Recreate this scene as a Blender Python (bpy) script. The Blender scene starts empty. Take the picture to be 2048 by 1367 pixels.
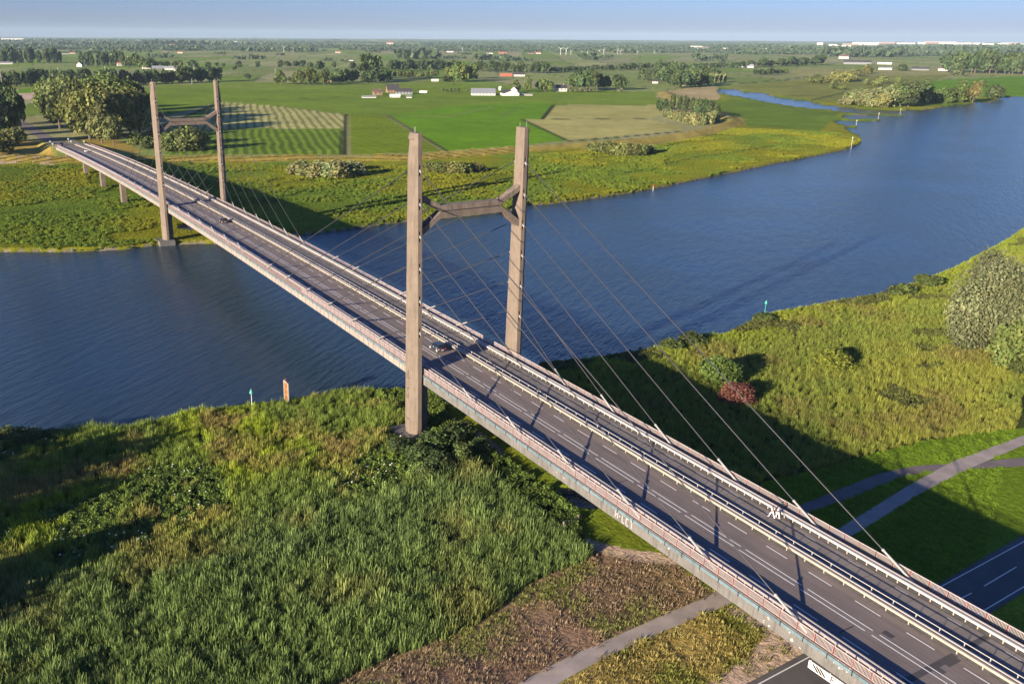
import bpy, bmesh, math, random
import numpy as np
from mathutils import Matrix, Vector
random.seed(7); RNG = np.random.default_rng(11)
S = bpy.context.scene; COL = S.collection

# ---------------------------------------------------------------- camera
YAW, PIT, ROL = 0.50536, 0.33605, 0.00533
CAM = Vector((-87.85, -137.16, 75.08))
def make_camera():
    cd = bpy.data.cameras.new('camera'); co = bpy.data.objects.new('camera', cd); COL.objects.link(co)
    sy, cy, sp, cp = math.sin(YAW), math.cos(YAW), math.sin(PIT), math.cos(PIT)
    fw = Vector((sy*cp, cy*cp, -sp)); r = Vector((cy, -sy, 0)); up = Vector((sy*sp, cy*sp, cp))
    r2 = r*math.cos(ROL)+up*math.sin(ROL); u2 = up*math.cos(ROL)-r*math.sin(ROL)
    m = Matrix((r2, u2, -fw)).transposed().to_4x4(); m.translation = CAM
    co.matrix_world = m
    cd.sensor_width = 36; cd.lens = 1751.77/2048*36; cd.shift_x = 199.48/2048
    cd.clip_start = 1; cd.clip_end = 60000
    S.camera = co
make_camera()
# ---------------------------------------------------------------- sky, sun, exposure
SUN_DIR = Vector((1.0, 0.33, -0.255)).normalized()      # travel direction of the light
SUN_EL = math.asin(-SUN_DIR.z); SUN_AZ = math.atan2(-SUN_DIR.x, -SUN_DIR.y)
w = bpy.data.worlds.new('World'); S.world = w; w.use_nodes = True
nt = w.node_tree; bg = nt.nodes['Background']
sky = nt.nodes.new('ShaderNodeTexSky'); sky.sky_type = 'NISHITA'; sky.sun_disc = False
sky.sun_elevation = SUN_EL; sky.sun_rotation = SUN_AZ
sky.air_density = 1.0; sky.dust_density = 0.3; sky.ozone_density = 8.0
tintn = nt.nodes.new('ShaderNodeMix'); tintn.data_type = 'RGBA'; tintn.blend_type = 'MULTIPLY'; tintn.inputs[0].default_value = 1.0
tintn.inputs[7].default_value = (1.0, .80, .98, 1)
nt.links.new(sky.outputs[0], tintn.inputs[6]); nt.links.new(tintn.outputs[2], bg.inputs[0]); bg.inputs[1].default_value = 0.068
sl = bpy.data.lights.new('sun', 'SUN'); sl.energy = 5.0; sl.angle = math.radians(0.5); sl.color = (1.0, 0.86, 0.68)
so = bpy.data.objects.new('sun', sl); COL.objects.link(so)
so.rotation_euler = SUN_DIR.to_track_quat('-Z', 'Y').to_euler()
S.view_settings.view_transform = 'Standard'; S.view_settings.look = 'None'
S.view_settings.gamma = 1.0; S.view_settings.use_curve_mapping = False
S.view_settings.exposure = 1.35
try:
    S.cycles.max_bounces = 6; S.cycles.transparent_max_bounces = 8; S.cycles.volume_bounces = 0
    S.cycles.use_denoising = True
except Exception: pass

# ---------------------------------------------------------------- helpers
def prop(o, label=None, cat=None, group=None, kind=None):
    if label: o['label'] = label
    if cat: o['category'] = cat
    if group: o['group'] = group
    if kind: o['kind'] = kind
    return o
def empty(name, loc=(0, 0, 0), rz=0.0):
    o = bpy.data.objects.new(name, None); COL.objects.link(o); o.location = loc; o.rotation_euler.z = rz
    o.empty_display_size = 0.5
    return o
class MB:
    """collects polygons for one mesh object"""
    def __init__(s): s.v = []; s.f = []; s.m = []; s.mi = 0
    def poly(s, pts):
        n = len(s.v); s.v += [tuple(p) for p in pts]; s.f.append(tuple(range(n, n+len(pts)))); s.m.append(s.mi)
    def hexa(s, p):                                   # p: 8 corners, bottom 4 ccw, top 4 ccw
        n = len(s.v); s.v += [tuple(q) for q in p]
        for f in ((3,2,1,0),(4,5,6,7),(0,1,5,4),(1,2,6,5),(2,3,7,6),(3,0,4,7)):
            s.f.append(tuple(n+i for i in f)); s.m.append(s.mi)
    def box(s, x0, x1, y0, y1, z0, z1):
        s.hexa([(x0,y0,z0),(x1,y0,z0),(x1,y1,z0),(x0,y1,z0),(x0,y0,z1),(x1,y0,z1),(x1,y1,z1),(x0,y1,z1)])
    def prism(s, a, b):                               # two equal-length rings a (bottom) b (top)
        n = len(s.v); k = len(a); s.v += [tuple(q) for q in a]+[tuple(q) for q in b]
        s.f.append(tuple(range(n+k-1, n-1, -1))); s.f.append(tuple(range(n+k, n+2*k))); s.m += [s.mi]*2
        for i in range(k):
            j = (i+1) % k; s.f.append((n+i, n+j, n+k+j, n+k+i)); s.m.append(s.mi)
    def tube(s, a, b, r0, r1=None, k=6, caps=True):
        a, b = Vector(a), Vector(b); r1 = r0 if r1 is None else r1
        d = (b-a).normalized(); t = Vector((0,0,1)) if abs(d.z) < .9 else Vector((1,0,0))
        u = d.cross(t).normalized(); v = d.cross(u)
        ra = [a+(u*math.cos(2*math.pi*i/k)+v*math.sin(2*math.pi*i/k))*r0 for i in range(k)]
        rb = [b+(u*math.cos(2*math.pi*i/k)+v*math.sin(2*math.pi*i/k))*r1 for i in range(k)]
        s.prism([p for p in ra][::-1], [p for p in rb][::-1])
    def bar(s, a, b, w, h):                           # rectangular bar, w horizontal, h in the other direction
        a, b = Vector(a), Vector(b); d = (b-a).normalized(); t = Vector((0,0,1)) if abs(d.z) < .98 else Vector((0,1,0))
        u = d.cross(t).normalized()*w/2; v = u.cross(d).normalized()*h/2
        s.hexa([a-u-v, a+u-v, a+u+v, a-u+v, b-u-v, b+u-v, b+u+v, b-u+v])
    def build(s, name, mats, parent=None, smooth=False):
        me = bpy.data.meshes.new(name); me.from_pydata(s.v, [], s.f)
        for m in (mats if isinstance(mats, (list, tuple)) else [mats]): me.materials.append(m)
        if any(s.m): me.polygons.foreach_set('material_index', s.m)
        bm = bmesh.new(); bm.from_mesh(me); bmesh.ops.recalc_face_normals(bm, faces=bm.faces); bm.to_mesh(me); bm.free()
        if smooth: me.polygons.foreach_set('use_smooth', [True]*len(me.polygons))
        me.update()
        o = bpy.data.objects.new(name, me); COL.objects.link(o)
        if parent: o.parent = parent
        return o
def fast_mesh(name, verts, quads, mats, cols=None, parent=None, smooth=False, link=True):
    verts = np.asarray(verts, np.float32); quads = np.asarray(quads, np.int32); k = quads.shape[1]
    me = bpy.data.meshes.new(name)
    me.vertices.add(len(verts)); me.vertices.foreach_set('co', verts.ravel())
    me.loops.add(quads.size); me.loops.foreach_set('vertex_index', quads.ravel())
    me.polygons.add(len(quads)); me.polygons.foreach_set('loop_start', np.arange(0, quads.size, k, dtype=np.int32))
    me.polygons.foreach_set('loop_total', np.full(len(quads), k, np.int32))
    if smooth: me.polygons.foreach_set('use_smooth', np.ones(len(quads), bool))
    me.update(calc_edges=True)
    if cols is not None:
        a = me.color_attributes.new('Col', 'FLOAT_COLOR', 'POINT')
        c = np.ones((len(verts), 4), np.float32); c[:, :cols.shape[1]] = cols; a.data.foreach_set('color', c.ravel())
    for m in (mats if isinstance(mats, (list, tuple)) else [mats]): me.materials.append(m)
    me.validate()
    o = bpy.data.objects.new(name, me)
    if link: COL.objects.link(o)
    if parent: o.parent = parent
    return o
def copy_tree(o, parent=None):
    c = o.copy(); COL.objects.link(c); c.parent = parent
    for ch in o.children: copy_tree(ch, c)
    return c
# ---------------------------------------------------------------- materials
def newmat(name):
    m = bpy.data.materials.new(name); m.use_nodes = True
    nt = m.node_tree; return m, nt, nt.nodes['Principled BSDF'], lambda t: nt.nodes.new(t), nt.links.new
def noise(nt, vec, scale, detail=4, rough=.6):
    n = nt.nodes.new('ShaderNodeTexNoise'); n.inputs['Scale'].default_value = scale
    n.inputs['Detail'].default_value = detail; n.inputs['Roughness'].default_value = rough
    if vec is not None: nt.links.new(vec, n.inputs['Vector'])
    return n.outputs['Fac']
def maprange(nt, val, a, b, c, d):
    n = nt.nodes.new('ShaderNodeMapRange'); nt.links.new(val, n.inputs[0])
    for i, x in enumerate((a, b, c, d)): n.inputs[i+1].default_value = x
    return n.outputs[0]
def mixc(nt, fac, a, b, blend='MIX'):
    n = nt.nodes.new('ShaderNodeMix'); n.data_type = 'RGBA'; n.blend_type = blend
    for sock, v in ((n.inputs[0], fac), (n.inputs[6], a), (n.inputs[7], b)):
        if hasattr(v, 'links'): nt.links.new(v, sock)
        elif isinstance(v, (int, float)): sock.default_value = v
        else: sock.default_value = (*v, 1)
    return n.outputs[2]
def simple(name, col, rough=.8, var=.25, scale=1.5, fine=12.0, bump=0.0, metal=0.0, streak=0.0, stain=(.35,.33,.30)):
    m, nt, bs, N, L = newmat(name)
    geo = N('ShaderNodeNewGeometry'); pos = geo.outputs['Position']
    f1 = noise(nt, pos, scale, 5); f2 = noise(nt, pos, fine, 3)
    v1 = maprange(nt, f1, .25, .75, 1-var, 1+var*.6); v2 = maprange(nt, f2, .25, .75, 1-var*.5, 1+var*.5)
    mu = N('ShaderNodeMath'); mu.operation = 'MULTIPLY'; L(v1, mu.inputs[0]); L(v2, mu.inputs[1])
    c = mixc(nt, 1.0, col, mu.outputs[0], 'MULTIPLY')
    if streak:
        mp = N('ShaderNodeMapping'); mp.inputs['Scale'].default_value = (1.2, 1.2, .09); L(pos, mp.inputs[0])
        st = maprange(nt, noise(nt, mp.outputs[0], 1.6, 5, .65), .45, .72, 0, streak)
        c = mixc(nt, st, c, stain, 'MULTIPLY')
    L(c, bs.inputs['Base Color']); bs.inputs['Roughness'].default_value = rough; bs.inputs['Metallic'].default_value = metal
    if bump:
        b = N('ShaderNodeBump'); b.inputs['Strength'].default_value = bump; b.inputs['Distance'].default_value = .1
        L(f2, b.inputs['Height']); L(b.outputs[0], bs.inputs['Normal'])
    return m
M = {}
M['concrete'] = simple('pylon_concrete', (.180, .140, .106), .85, .22, .5, 6, .2, streak=.55, stain=(.45,.40,.36))
M['deck_concrete'] = simple('deck_concrete', (.155, .145, .132), .85, .28, .45, 5, .2, streak=.75, stain=(.45,.43,.42))
M['beam_concrete'] = simple('stained_concrete', (.20, .155, .12), .85, .35, .8, 5, .2, streak=.8, stain=(.35,.30,.28))
M['span_concrete'] = simple('span_concrete', (.30, .26, .225), .85, .25, .45, 5, .2, streak=.6, stain=(.5,.46,.44))
M['cable'] = simple('cable_steel', (.035, .035, .04), .6, .2)
M['sleeve'] = simple('sleeve_steel', (.30, .29, .27), .5, .2)
M['galv'] = simple('galvanised_steel', (.40, .34, .265), .55, .18, 1.0, 8)
M['galv_white'] = simple('pale_galvanised_steel', (.46, .42, .375), .5, .15, 1.0, 8)
M['rail_white'] = simple('rail_paint', (.46, .39, .37), .6, .15, .8)
M['rail_red'] = simple('rail_red_paint', (.22,.07,.065), .6, .2, .8)
M['walk'] = simple('red_walkway', (.10, .045, .038), .9, .3)
M['blue'] = simple('pale_blue_steel', (.14, .20, .225), .6, .35, .35, 5, streak=.5)
M['dark'] = simple('dark_recess', (.03, .025, .022), .9, .2)
M['white'] = simple('road_paint', (.78, .75, .70), .7, .15, 3.0, 30)
M['black'] = simple('black_paint', (.012, .012, .012), .6, .1)
M['signwhite'] = simple('sign_white', (.75, .73, .70), .5, .1)
M['rust'] = simple('rusty_steel', (.16, .065, .03), .9, .3, 2)
M['amber'] = simple('amber_panel', (.30, .14, .035), .7, .25, 1.5)
M['green_sign'] = simple('green_topmark', (.05, .38, .25), .5, .15)
M['grey_pole'] = simple('grey_pole', (.50, .52, .53), .5, .12)
M['wood'] = simple('weathered_wood', (.20, .17, .13), .9, .25)
M['tyre'] = simple('tyre_rubber', (.015, .015, .016), .8, .1)
M['rim'] = simple('alloy_rim', (.65, .63, .60), .35, .1)
M['glass'] = simple('car_glass', (.012, .016, .025), .08, .05)
M['lamp_red'] = simple('rear_lamp', (.40, .02, .02), .3, .1)
M['skin'] = simple('skin', (.50, .30, .21), .6, .08)
M['hair'] = simple('dark_hair', (.03, .02, .015), .7, .2)
M['cloth_white'] = simple('white_clothing', (.80, .78, .75), .8, .06)
M['cloth_pale'] = simple('pale_blue_clothing', (.55, .58, .66), .8, .08)
def asphalt(name, col, tracks=False):
    m, nt, bs, N, L = newmat(name)
    geo = N('ShaderNodeNewGeometry'); pos = geo.outputs['Position']
    mp = N('ShaderNodeMapping'); mp.inputs['Scale'].default_value = (1.6, .035, 1); L(pos, mp.inputs[0])
    f0 = maprange(nt, noise(nt, mp.outputs[0], .9, 4), .3, .7, .78, 1.2)
    f1 = maprange(nt, noise(nt, pos, .25, 4), .3, .7, .88, 1.1); f2 = maprange(nt, noise(nt, pos, 9, 2), .3, .7, .86, 1.14)
    a = N('ShaderNodeMath'); a.operation = 'MULTIPLY'; b = N('ShaderNodeMath'); b.operation = 'MULTIPLY'
    L(f0 if tracks else f1, a.inputs[0]); L(f1, a.inputs[1]); L(a.outputs[0], b.inputs[0]); L(f2, b.inputs[1])
    L(mixc(nt, 1.0, col, b.outputs[0], 'MULTIPLY'), bs.inputs['Base Color']); bs.inputs['Roughness'].default_value = .82
    return m
M['asphalt'] = asphalt('deck_asphalt', (.175, .140, .122), True)
M['asphalt2'] = asphalt('side_lane_asphalt', (.19, .165, .142), False)
M['asphalt_dark'] = asphalt('dark_asphalt', (.060, .055, .054), False)
M['road'] = asphalt('road_asphalt', (.095, .085, .078), False)
M['path'] = asphalt('path_asphalt', (.33, .275, .235), False)
M['path2'] = asphalt('dark_path_asphalt', (.155, .125, .11), False)
M['dirt'] = simple('dirt_track', (.30, .215, .15), .95, .3, .4, 3, .3)

# ---------------------------------------------------------------- geometry of the place
def zd(y):
    """height of the deck surface along the bridge"""
    return 14.614-6.084e-5*(y-98.97)**2
GZ = 1.2                                              # general ground level, water is z = 0
Y0, Y1 = -128.0, 489.0
# ================================================================ THE BRIDGE
bridge = prop(empty('cable_stayed_bridge', (0, 0, 0)), 'long concrete cable-stayed road bridge with two H-shaped pylons crossing the river', 'bridge')
def stations(y0, y1, step):
    n = max(1, int(round((y1-y0)/step))); return [y0+(y1-y0)*i/n for i in range(n+1)]
def sweep(mb, x0, x1, h0, h1, y0=Y0, y1=Y1, step=6.0):
    """a strip of constant section along the deck (closed box ring, capped at its ends)"""
    ys = stations(y0, y1, step); n = len(mb.v); k = len(ys)
    for y in ys:
        z = zd(y); mb.v += [(x0,y,z+h0),(x1,y,z+h0),(x1,y,z+h1),(x0,y,z+h1)]
    for i in range(k-1):
        a = n+4*i
        for j in range(4):
            q = (j+1) % 4; mb.f.append((a+j, a+q, a+4+q, a+4+j)); mb.m.append(mb.mi)
    mb.f.append((n, n+1, n+2, n+3)); a = n+4*(k-1); mb.f.append((a+3, a+2, a+1, a)); mb.m += [mb.mi]*2
def sheet(mb, x0, x1, h, y0, y1, step=6.0):
    ys = stations(y0, y1, step); n = len(mb.v)
    for y in ys: mb.v += [(x0,y,zd(y)+h),(x1,y,zd(y)+h)]
    for i in range(len(ys)-1):
        a = n+2*i; mb.f.append((a, a+1, a+3, a+2)); mb.m.append(mb.mi)
# girder
mb = MB(); sweep(mb, -10.45, 10.45, -2.02, -.01, Y0, -2.2)
mb.mi = 1; sweep(mb, -10.45, 10.45, -2.02, -.01, -2.2, Y1)
deck = mb.build('deck_girder', [M['deck_concrete'], M['span_concrete']], bridge)
mb = MB()                                             # formwork ribs on the fascia of the main span and the far spans
for y in stations(1, 470, 2.35): mb.box(-10.50, -10.44, y-.05, y+.05, zd(y)-1.98, zd(y)-.62)
mb.build('fascia_rib', M['beam_concrete'], deck)
mb = MB()
for sx in (-1, 1):
    sweep(mb, sx*10.62, sx*10.452, -.52, -.10)
o = mb.build('edge_beam', M['blue'], deck)
mb = MB(); 
for y in stations(Y0+1, Y1-1, 3.05): mb.box(-10.66, -10.60, y-.06, y+.06, zd(y)-.62, zd(y)-.02)
mb.build('edge_bracket', M['dark'], deck)
# road surfaces
mb = MB(); sheet(mb, -8.1, 1.55, .02, Y0, Y1); mb.build('carriageway', M['asphalt'], bridge)
mb = MB(); sheet(mb, 3.05, 7.75, .02, Y0, Y1); mb.build('side_lane', M['asphalt2'], bridge)
mb = MB(); sweep(mb, -10.4, -8.9, -.005, .05); sweep(mb, 8.9, 10.4, -.005, .05); mb.build('walkway', M['walk'], bridge)
mb = MB(); sweep(mb, 1.56, 3.04, -.005, .03); mb.build('median_strip', M['deck_concrete'], bridge)
mb = MB(); sheet(mb, -8.0, 1.5, .024, -97.5, -96.75); sheet(mb, -3.0, -1.9, .024, -98.3, -97.5); sheet(mb, -.9, 1.2, .024, -98.0, -97.5)
sheet(mb, -8.0, 1.5, .024, 190.0, 190.6); sheet(mb, 3.1, 7.7, .024, -97.3, -96.7); sheet(mb, -8.0, 1.5, .024, 240, 240.5)
sheet(mb, -2.2, -1.4, .024, -92.2, -91.0)
mb.build('expansion_joint', M['asphalt_dark'], bridge)
mb = MB()
y = Y0
while y < Y1: sheet(mb, 3.1, 7.7, .0245, y, y+.05); y += 2.78
for y in (-51.5, -88.9, 31.7): sheet(mb, -6.4, -3.9, .0245, y, y+.12)
mb.build('panel_joint', M['black'], bridge)
mb = MB()
y = -127.7
while y < 440:
    sheet(mb, .24, .40, .028, y, y+3.25); sheet(mb, -6.84, -6.68, .028, y+2.9, y+6.15); sheet(mb, 6.93, 7.03, .028, y+1.0, y+2.6); y += 6.42
for x, ph in ((-3.66, 0.4), (-2.84, 0.0)):
    y = -128+ph
    while y < 440: sheet(mb, x, x+.15, .028, y, y+8.6); y += 9.4
mb.build('lane_marking', M['white'], bridge)
# pedestrian railings
def railing(sx):
    x = sx*10.28
    mb = MB(); y = Y0
    while y < Y1-10:
        z = zd(y); mb.box(x-.016, x+.016, y-.021, y+.021, z+.10, z+1.10); y += .145 if y < 60 else .29
    bal = mb
    o = bal.build('railing', M['rail_white'], bridge)
    mb = MB(); sweep(mb, x-.04, x+.04, 1.10, 1.17); sweep(mb, x-.025, x+.025, .10, .15)
    mb.build('handrail', M['rail_white'], o)
    mb = MB()
    for y in stations(Y0+.4, Y1-1, 2.3): z = zd(y); mb.box(x-.05, x+.05, y-.06, y+.06, z+.0, z+1.14)
    mb.build('railing_post', M['rail_red'], o)
railing(-1); railing(1)
# crash barriers
def barrier(xs, mat, post, name='guard_rail', h=.76, th=.11, y0=Y0, y1=Y1, low=.30):
    mb = MB()
    for x in xs: sweep(mb, x-th, x+th, h-low, h, y0, y1)
    o = mb.build(name, mat, bridge)
    mb = MB()
    for y in stations(y0+.5, y1-.5, post):
        z = zd(y)
        for x in xs: mb.box(x-.05, x+.05, y-.06, y+.06, z, z+h-.30)
    mb.build('barrier_post', M['galv'], o)
    return o
o = barrier((-9.0,), M['rail_white'], 1.38); barrier((-8.42,), M['galv_white'], 1.38, th=.10, low=.66)
barrier((1.82,), M['galv'], 2.76, th=.14)
o = barrier((2.42,), M['galv_white'], 2.76, th=.10, low=.66)
mb = MB(); sweep(mb, 2.98, 3.06, .98, 1.05)
for y in stations(Y0+.5, Y1-.5, 2.76): z = zd(y); mb.box(2.99, 3.05, y-.04, y+.04, z, z+.98); mb.box(2.42, 3.0, y-.04, y+.04, z+.55, z+.63)
mb.build('median_handrail', M['galv_white'], bridge)
barrier((8.12,), M['galv_white'], 1.38, th=.16); barrier((8.72,), M['galv_white'], 1.38, th=.11)

# pylons -------------------------------------------------------------
ANCH = (22.6, 28.75, 34.9, 40.85, 46.7, 52.6)         # heights of the cable anchors on the legs
STAY = (20.1, 33.55, 47.0, 60.4, 73.9, 87.2)          # distances of the deck anchors from the pylon
PY = (0.0, 193.75)
ZTOP = 59.05
def leg_h(z): return 1.80-(z-2)/57*.42
def leg_ring(sx, yc, z, H, slot, top=0.0):
    xi, xm, xo = 10.95, 11.78, 12.88-top
    c = min(1.08, xo-xm) if xo > xm else .02
    a = [(xi,-H)]
    if slot: a += [(xi+.24,-H),(xi+.24,-H+.65),(xi+.60,-H+.65),(xi+.60,-H)]
    a += [(xm,-H),(xo,-H+c),(xo,H-c),(xm,H)]
    if slot: a += [(xi+.60,H),(xi+.60,H-.65),(xi+.24,H-.65),(xi+.24,H)]
    a += [(xi,H)]
    r = [(sx*x, yc+y, z) for x, y in a]
    return r if sx > 0 else r[::-1]
def make_leg(sx, yc):
    mb = MB(); zs = [(.6, 2.6, 0, .10)]
    z0 = 2.6
    for i, a in enumerate(ANCH):
        zs.append((z0, a-.95, 0, (6-i)*.05)); zs.append((a-.95, a+.95, 1, (5-i)*.05)); z0 = a+.95
    zs.append((z0, 53.9, 0, 0)); zs.append((53.9, ZTOP, 0, 0))
    for a, b, slot, ex in zs:
        t = b == ZTOP
        cuts = [a]
        while cuts[-1] < b-4.5: cuts.append(cuts[-1]+4.2)      # lift joints
        cuts.append(b)
        for p, q in zip(cuts[:-1], cuts[1:]):
            mb.prism(leg_ring(sx, yc, p, leg_h(p)+ex, slot), leg_ring(sx, yc, q, leg_h(q)+ex, slot, .75 if t else 0))
    leg = mb.build('pylon_leg', M['concrete'], bridge)
    mb = MB()                                          # formwork joints: thin raised bands in stained concrete
    for z in (5.5, 9.8, 13.5, 17.4, 21.0, 25.6, 31.8, 37.8, 43.7, 49.6, 54.4):
        H = leg_h(z)+.052*sum(a > z for a in ANCH)-.002
        r0 = leg_ring(sx, yc, z, H, 0); r1 = leg_ring(sx, yc, z+.07, H, 0)
        c = [(x+sx*(.004 if abs(x) > 11.5 else -.004), y+(.006 if y > yc else -.006), zz) for x, y, zz in r0]
        d = [(x+sx*(.004 if abs(x) > 11.5 else -.004), y+(.006 if y > yc else -.006), zz) for x, y, zz in r1]
        mb.prism(c, d)
    mb.build('formwork_joint', M['beam_concrete'], leg)
    for i, a in enumerate(ANCH):
        H = leg_h(a)+.05*(5-i)
        mb = MB()
        for sy in (-1, 1):
            d = Vector((0, sy*(STAY[i]-H), -(a-zd(yc+sy*STAY[i])))).normalized(); p = Vector((sx*11.37, yc+sy*(H-.5), a+.25))
            mb.bar(p, p+d*1.15, .30, .30)
        mb.build('cable_anchor', M['sleeve'], leg)
    mb = MB()
    mb.tube((sx*12.0, yc-.4, ZTOP-.05), (sx*12.0, yc-.4, ZTOP+1.1), .016, k=4); mb.tube((sx*11.2, yc+.6, ZTOP-.05), (sx*11.2, yc+.6, ZTOP+.9), .014, k=4)
    mb.build('lightning_rod', M['grey_pole'], leg)
    mb = MB(); mb.box(min(sx*9.3, sx*15), max(sx*9.3, sx*15), yc-3.9, yc+3.9, -1.5, 1.75)
    mb.build('footing', M['deck_concrete'], leg)
    mb = MB(); mb.box(min(sx*9.0, sx*10.94), max(sx*9.0, sx*10.94), yc-.95, yc+1.6, 1.7, zd(yc)-2.0)
    mb.build('bearing_pier', M['deck_concrete'], leg)
    return leg
for yc in PY:
    for sx in (-1, 1): leg = make_leg(sx, yc)
    mb = MB()
    P_ = [(-10.98, 47.3), (-6.6, 44.95), (6.6, 44.95), (10.98, 47.3)]; Q_ = [(-10.98, 40.7), (-6.6, 43.62), (6.6, 43.62), (10.98, 40.7)]
    def strip(pts, t, d, sgn):                         # mitred beam along a polyline in the x-z plane
        off = [(pts[0][0], pts[0][1]+t*1.12*sgn), (pts[1][0]+.12*sgn*(1 if sgn > 0 else 1), pts[1][1]+t*sgn), (pts[2][0]-.12*sgn, pts[2][1]+t*sgn), (pts[3][0], pts[3][1]+t*1.12*sgn)]
        for i in range(3):
            a, b, c, e = pts[i], pts[i+1], off[i+1], off[i]
            mb.hexa([(a[0], yc-d, a[1]), (b[0], yc-d, b[1]), (b[0], yc+d, b[1]), (a[0], yc+d, a[1]),
                     (e[0], yc-d, e[1]), (c[0], yc-d, c[1]), (c[0], yc+d, c[1]), (e[0], yc+d, e[1])])
    strip(P_, 1.02, .78, 1)
    ub = mb.build('crossbeam', M['beam_concrete'], bridge)
    mb = MB(); strip([(-10.98, 41.75), (-6.6, 44.78), (6.6, 44.78), (10.98, 41.75)], 1.18, .95, -1)
    mb.build('lower_flange', M['concrete'], ub)
    mb = MB(); mb.box(-6.5, 6.5, yc-.70, yc+.70, 44.70, 44.96); mb.build('beam_gap_shade', M['dark'], ub)  # dark fill between the beams, the shade of their gap put into its colour
    for sx in (-1, 1):
        for i, a in enumerate(ANCH):
            for sy in (-1, 1):
                y = yc+sy*STAY[i]; H = leg_h(a)+.05*(5-i)
                p = Vector((sx*11.37, yc+sy*(H+.35), a-.05)); q = Vector((sx*9.72, y, zd(y)+.05))
                d = (q-p).normalized(); L_ = (q-p).length
                mb = MB(); mb.tube(p, q-d*5.0, .085, k=6); c = mb.build('stay_cable', M['cable'], bridge)
                mb = MB(); mb.tube(q-d*5.0, q, .15, k=8); mb.tube(q-d*5.15, q-d*4.9, .2, k=8); mb.build('cable_sleeve', M['sleeve'], c)
# approach piers
for y in (281.5, 331.5, 381.5, 446.0, -94.5):
    mb = MB(); zt = zd(y)-2.02
    for sx in (-1, 1):
        mb.box(min(sx*10.3, sx*8.1), max(sx*10.3, sx*8.1), y-1.9, y+1.9, .3, zt-.8)
    p = mb.build('pier', M['concrete'], bridge)
    mb = MB(); mb.box(-10.2, 10.2, y-1.2, y+1.2, zt-.8, zt); mb.build('pier_cap', M['deck_concrete'], p)
mb = MB(); mb.box(-10.9, 10.9, 486.5, 492, -1, zd(489)-.03); mb.build('abutment', M['deck_concrete'], bridge)
# ================================================================ TERRAIN, WATER, ROADS
RIVER = [(-123.8,43.1),(-88.7,34.4),(-83.2,36.6),(-79.6,37.2),(-76.8,37.3),(-73.7,36.1),(-68.2,32.4),(-60.5,31.7),(-51.5,31.6),(-42.9,32.2),(-34.4,31.3),(-27.3,29),(-23.6,29.5),(-14.7,28),(-7.4,25.4),(-2,23.5),(5.2,22.7),(14.4,22.3),(23.8,21.6),(36.8,21.5),(44.4,19.4),(51.4,18.5),(60.5,17.7),(70.4,17.5),(73.8,18.8),(85.9,18.8),(89.3,15.1),(98.1,17.9),(105.8,21.3),(116.8,23.8),(135.1,23),(150.8,21.2),(168.4,21.7),(194.6,25.3),(215,29.3),(250.8,39.5),(272.3,44.1),(312.8,56.7),(393,82.3),(592,128),(926.9,160.8),(1816.2,438.8),(1521.5,515.2),(1358.8,537.8),(1252.7,550.4),(1201,551.3),(1097.3,506),(1068.9,509.6),(1037.6,496.4),(1010.1,500.1),(968.1,485.1),(903.1,467.3),(859.8,472.5),(835.4,491.5),(848.3,540.9),(859.2,578.9),(901.9,624.9),(897.5,647),(913.9,681.5),(970.1,748.7),(969.2,787.1),(1020.9,846.5),(987.9,846.7),(934.2,802.7),(897.5,745.2),(875.3,699),(828,620.6),(794.7,549.6),(796.2,525.1),(793.1,503.8),(779.1,481.4),(786.2,457.2),(813.9,437.3),(797.3,425.3),(773,436.9),(755.5,458.3),(725.9,446.5),(713.3,427.9),(733.9,409.1),(717.3,396.7),(702.6,409.5),(694.1,419.3),(671.7,415.8),(657.6,397.9),(649.7,385.9),(656.7,379.9),(642.8,369),(628.9,370.8),(599.3,343.1),(580.3,322.2),(542.2,293.9),(496.6,271.1),(444.9,256.5),(389,243.1),(336.4,228.4),(291.5,216.7),(243.7,203.2),(202,196.1),(169.1,193.2),(159.1,195.4),(145.5,188.3),(125.5,186.7),(102.6,187.2),(80.8,187.7),(58.5,184.5),(47.2,183.9),(38.7,184.2),(25.6,182.8),(4.2,184.2),(-0.6,187.7),(-16.4,192.2),(-27.7,190.7),(-47.8,196.8),(-68.5,207.7),(-78.2,211),(-146.1,234.8)]
POND1 = [(0.6,220.8),(4.7,224.4),(7.4,220.7),(7.1,213),(2.5,211),(-0.2,214.6)]
POND2 = [(0.4,-32),(2.2,-32.9),(3.4,-36.8),(1.6,-38.4),(-0.8,-36.7),(-1.3,-34.4)]
DIKE = [(-127.6,527.8),(-66.8,491.9),(-45.3,472.9),(-19.1,449),(7.6,433),(44.2,420),(75.2,407.2),(111.8,390.2),(149.7,371.2),(182.7,358.8),(214,360.2),(255.5,362.2),(299.5,364.6),(345.8,366),(390.9,367.8),(449.8,385.5),(503.7,404.6),(563,437.6),(607.2,487.3),(656.1,554),(709.6,627.4),(772.2,727),(840.2,815.4)]
def in_poly(x, y, poly):
    c = np.zeros(x.shape, bool); n = len(poly)
    for i in range(n):
        (x0, y0), (x1, y1) = poly[i], poly[(i+1) % n]
        if y0 == y1: continue
        m = ((y0 > y) != (y1 > y)); c ^= m & (x < (x1-x0)*(y-y0)/(y1-y0)+x0)
    return c
def seg_dist(x, y, poly, closed=True):
    d = np.full(x.shape, 1e9); n = len(poly)
    for i in range(n if closed else n-1):
        (x0, y0), (x1, y1) = poly[i], poly[(i+1) % n]; dx, dy = x1-x0, y1-y0
        t = np.clip(((x-x0)*dx+(y-y0)*dy)/(dx*dx+dy*dy+1e-9), 0, 1)
        d = np.minimum(d, (x-x0-t*dx)**2+(y-y0-t*dy)**2)
    return np.sqrt(d)
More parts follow.
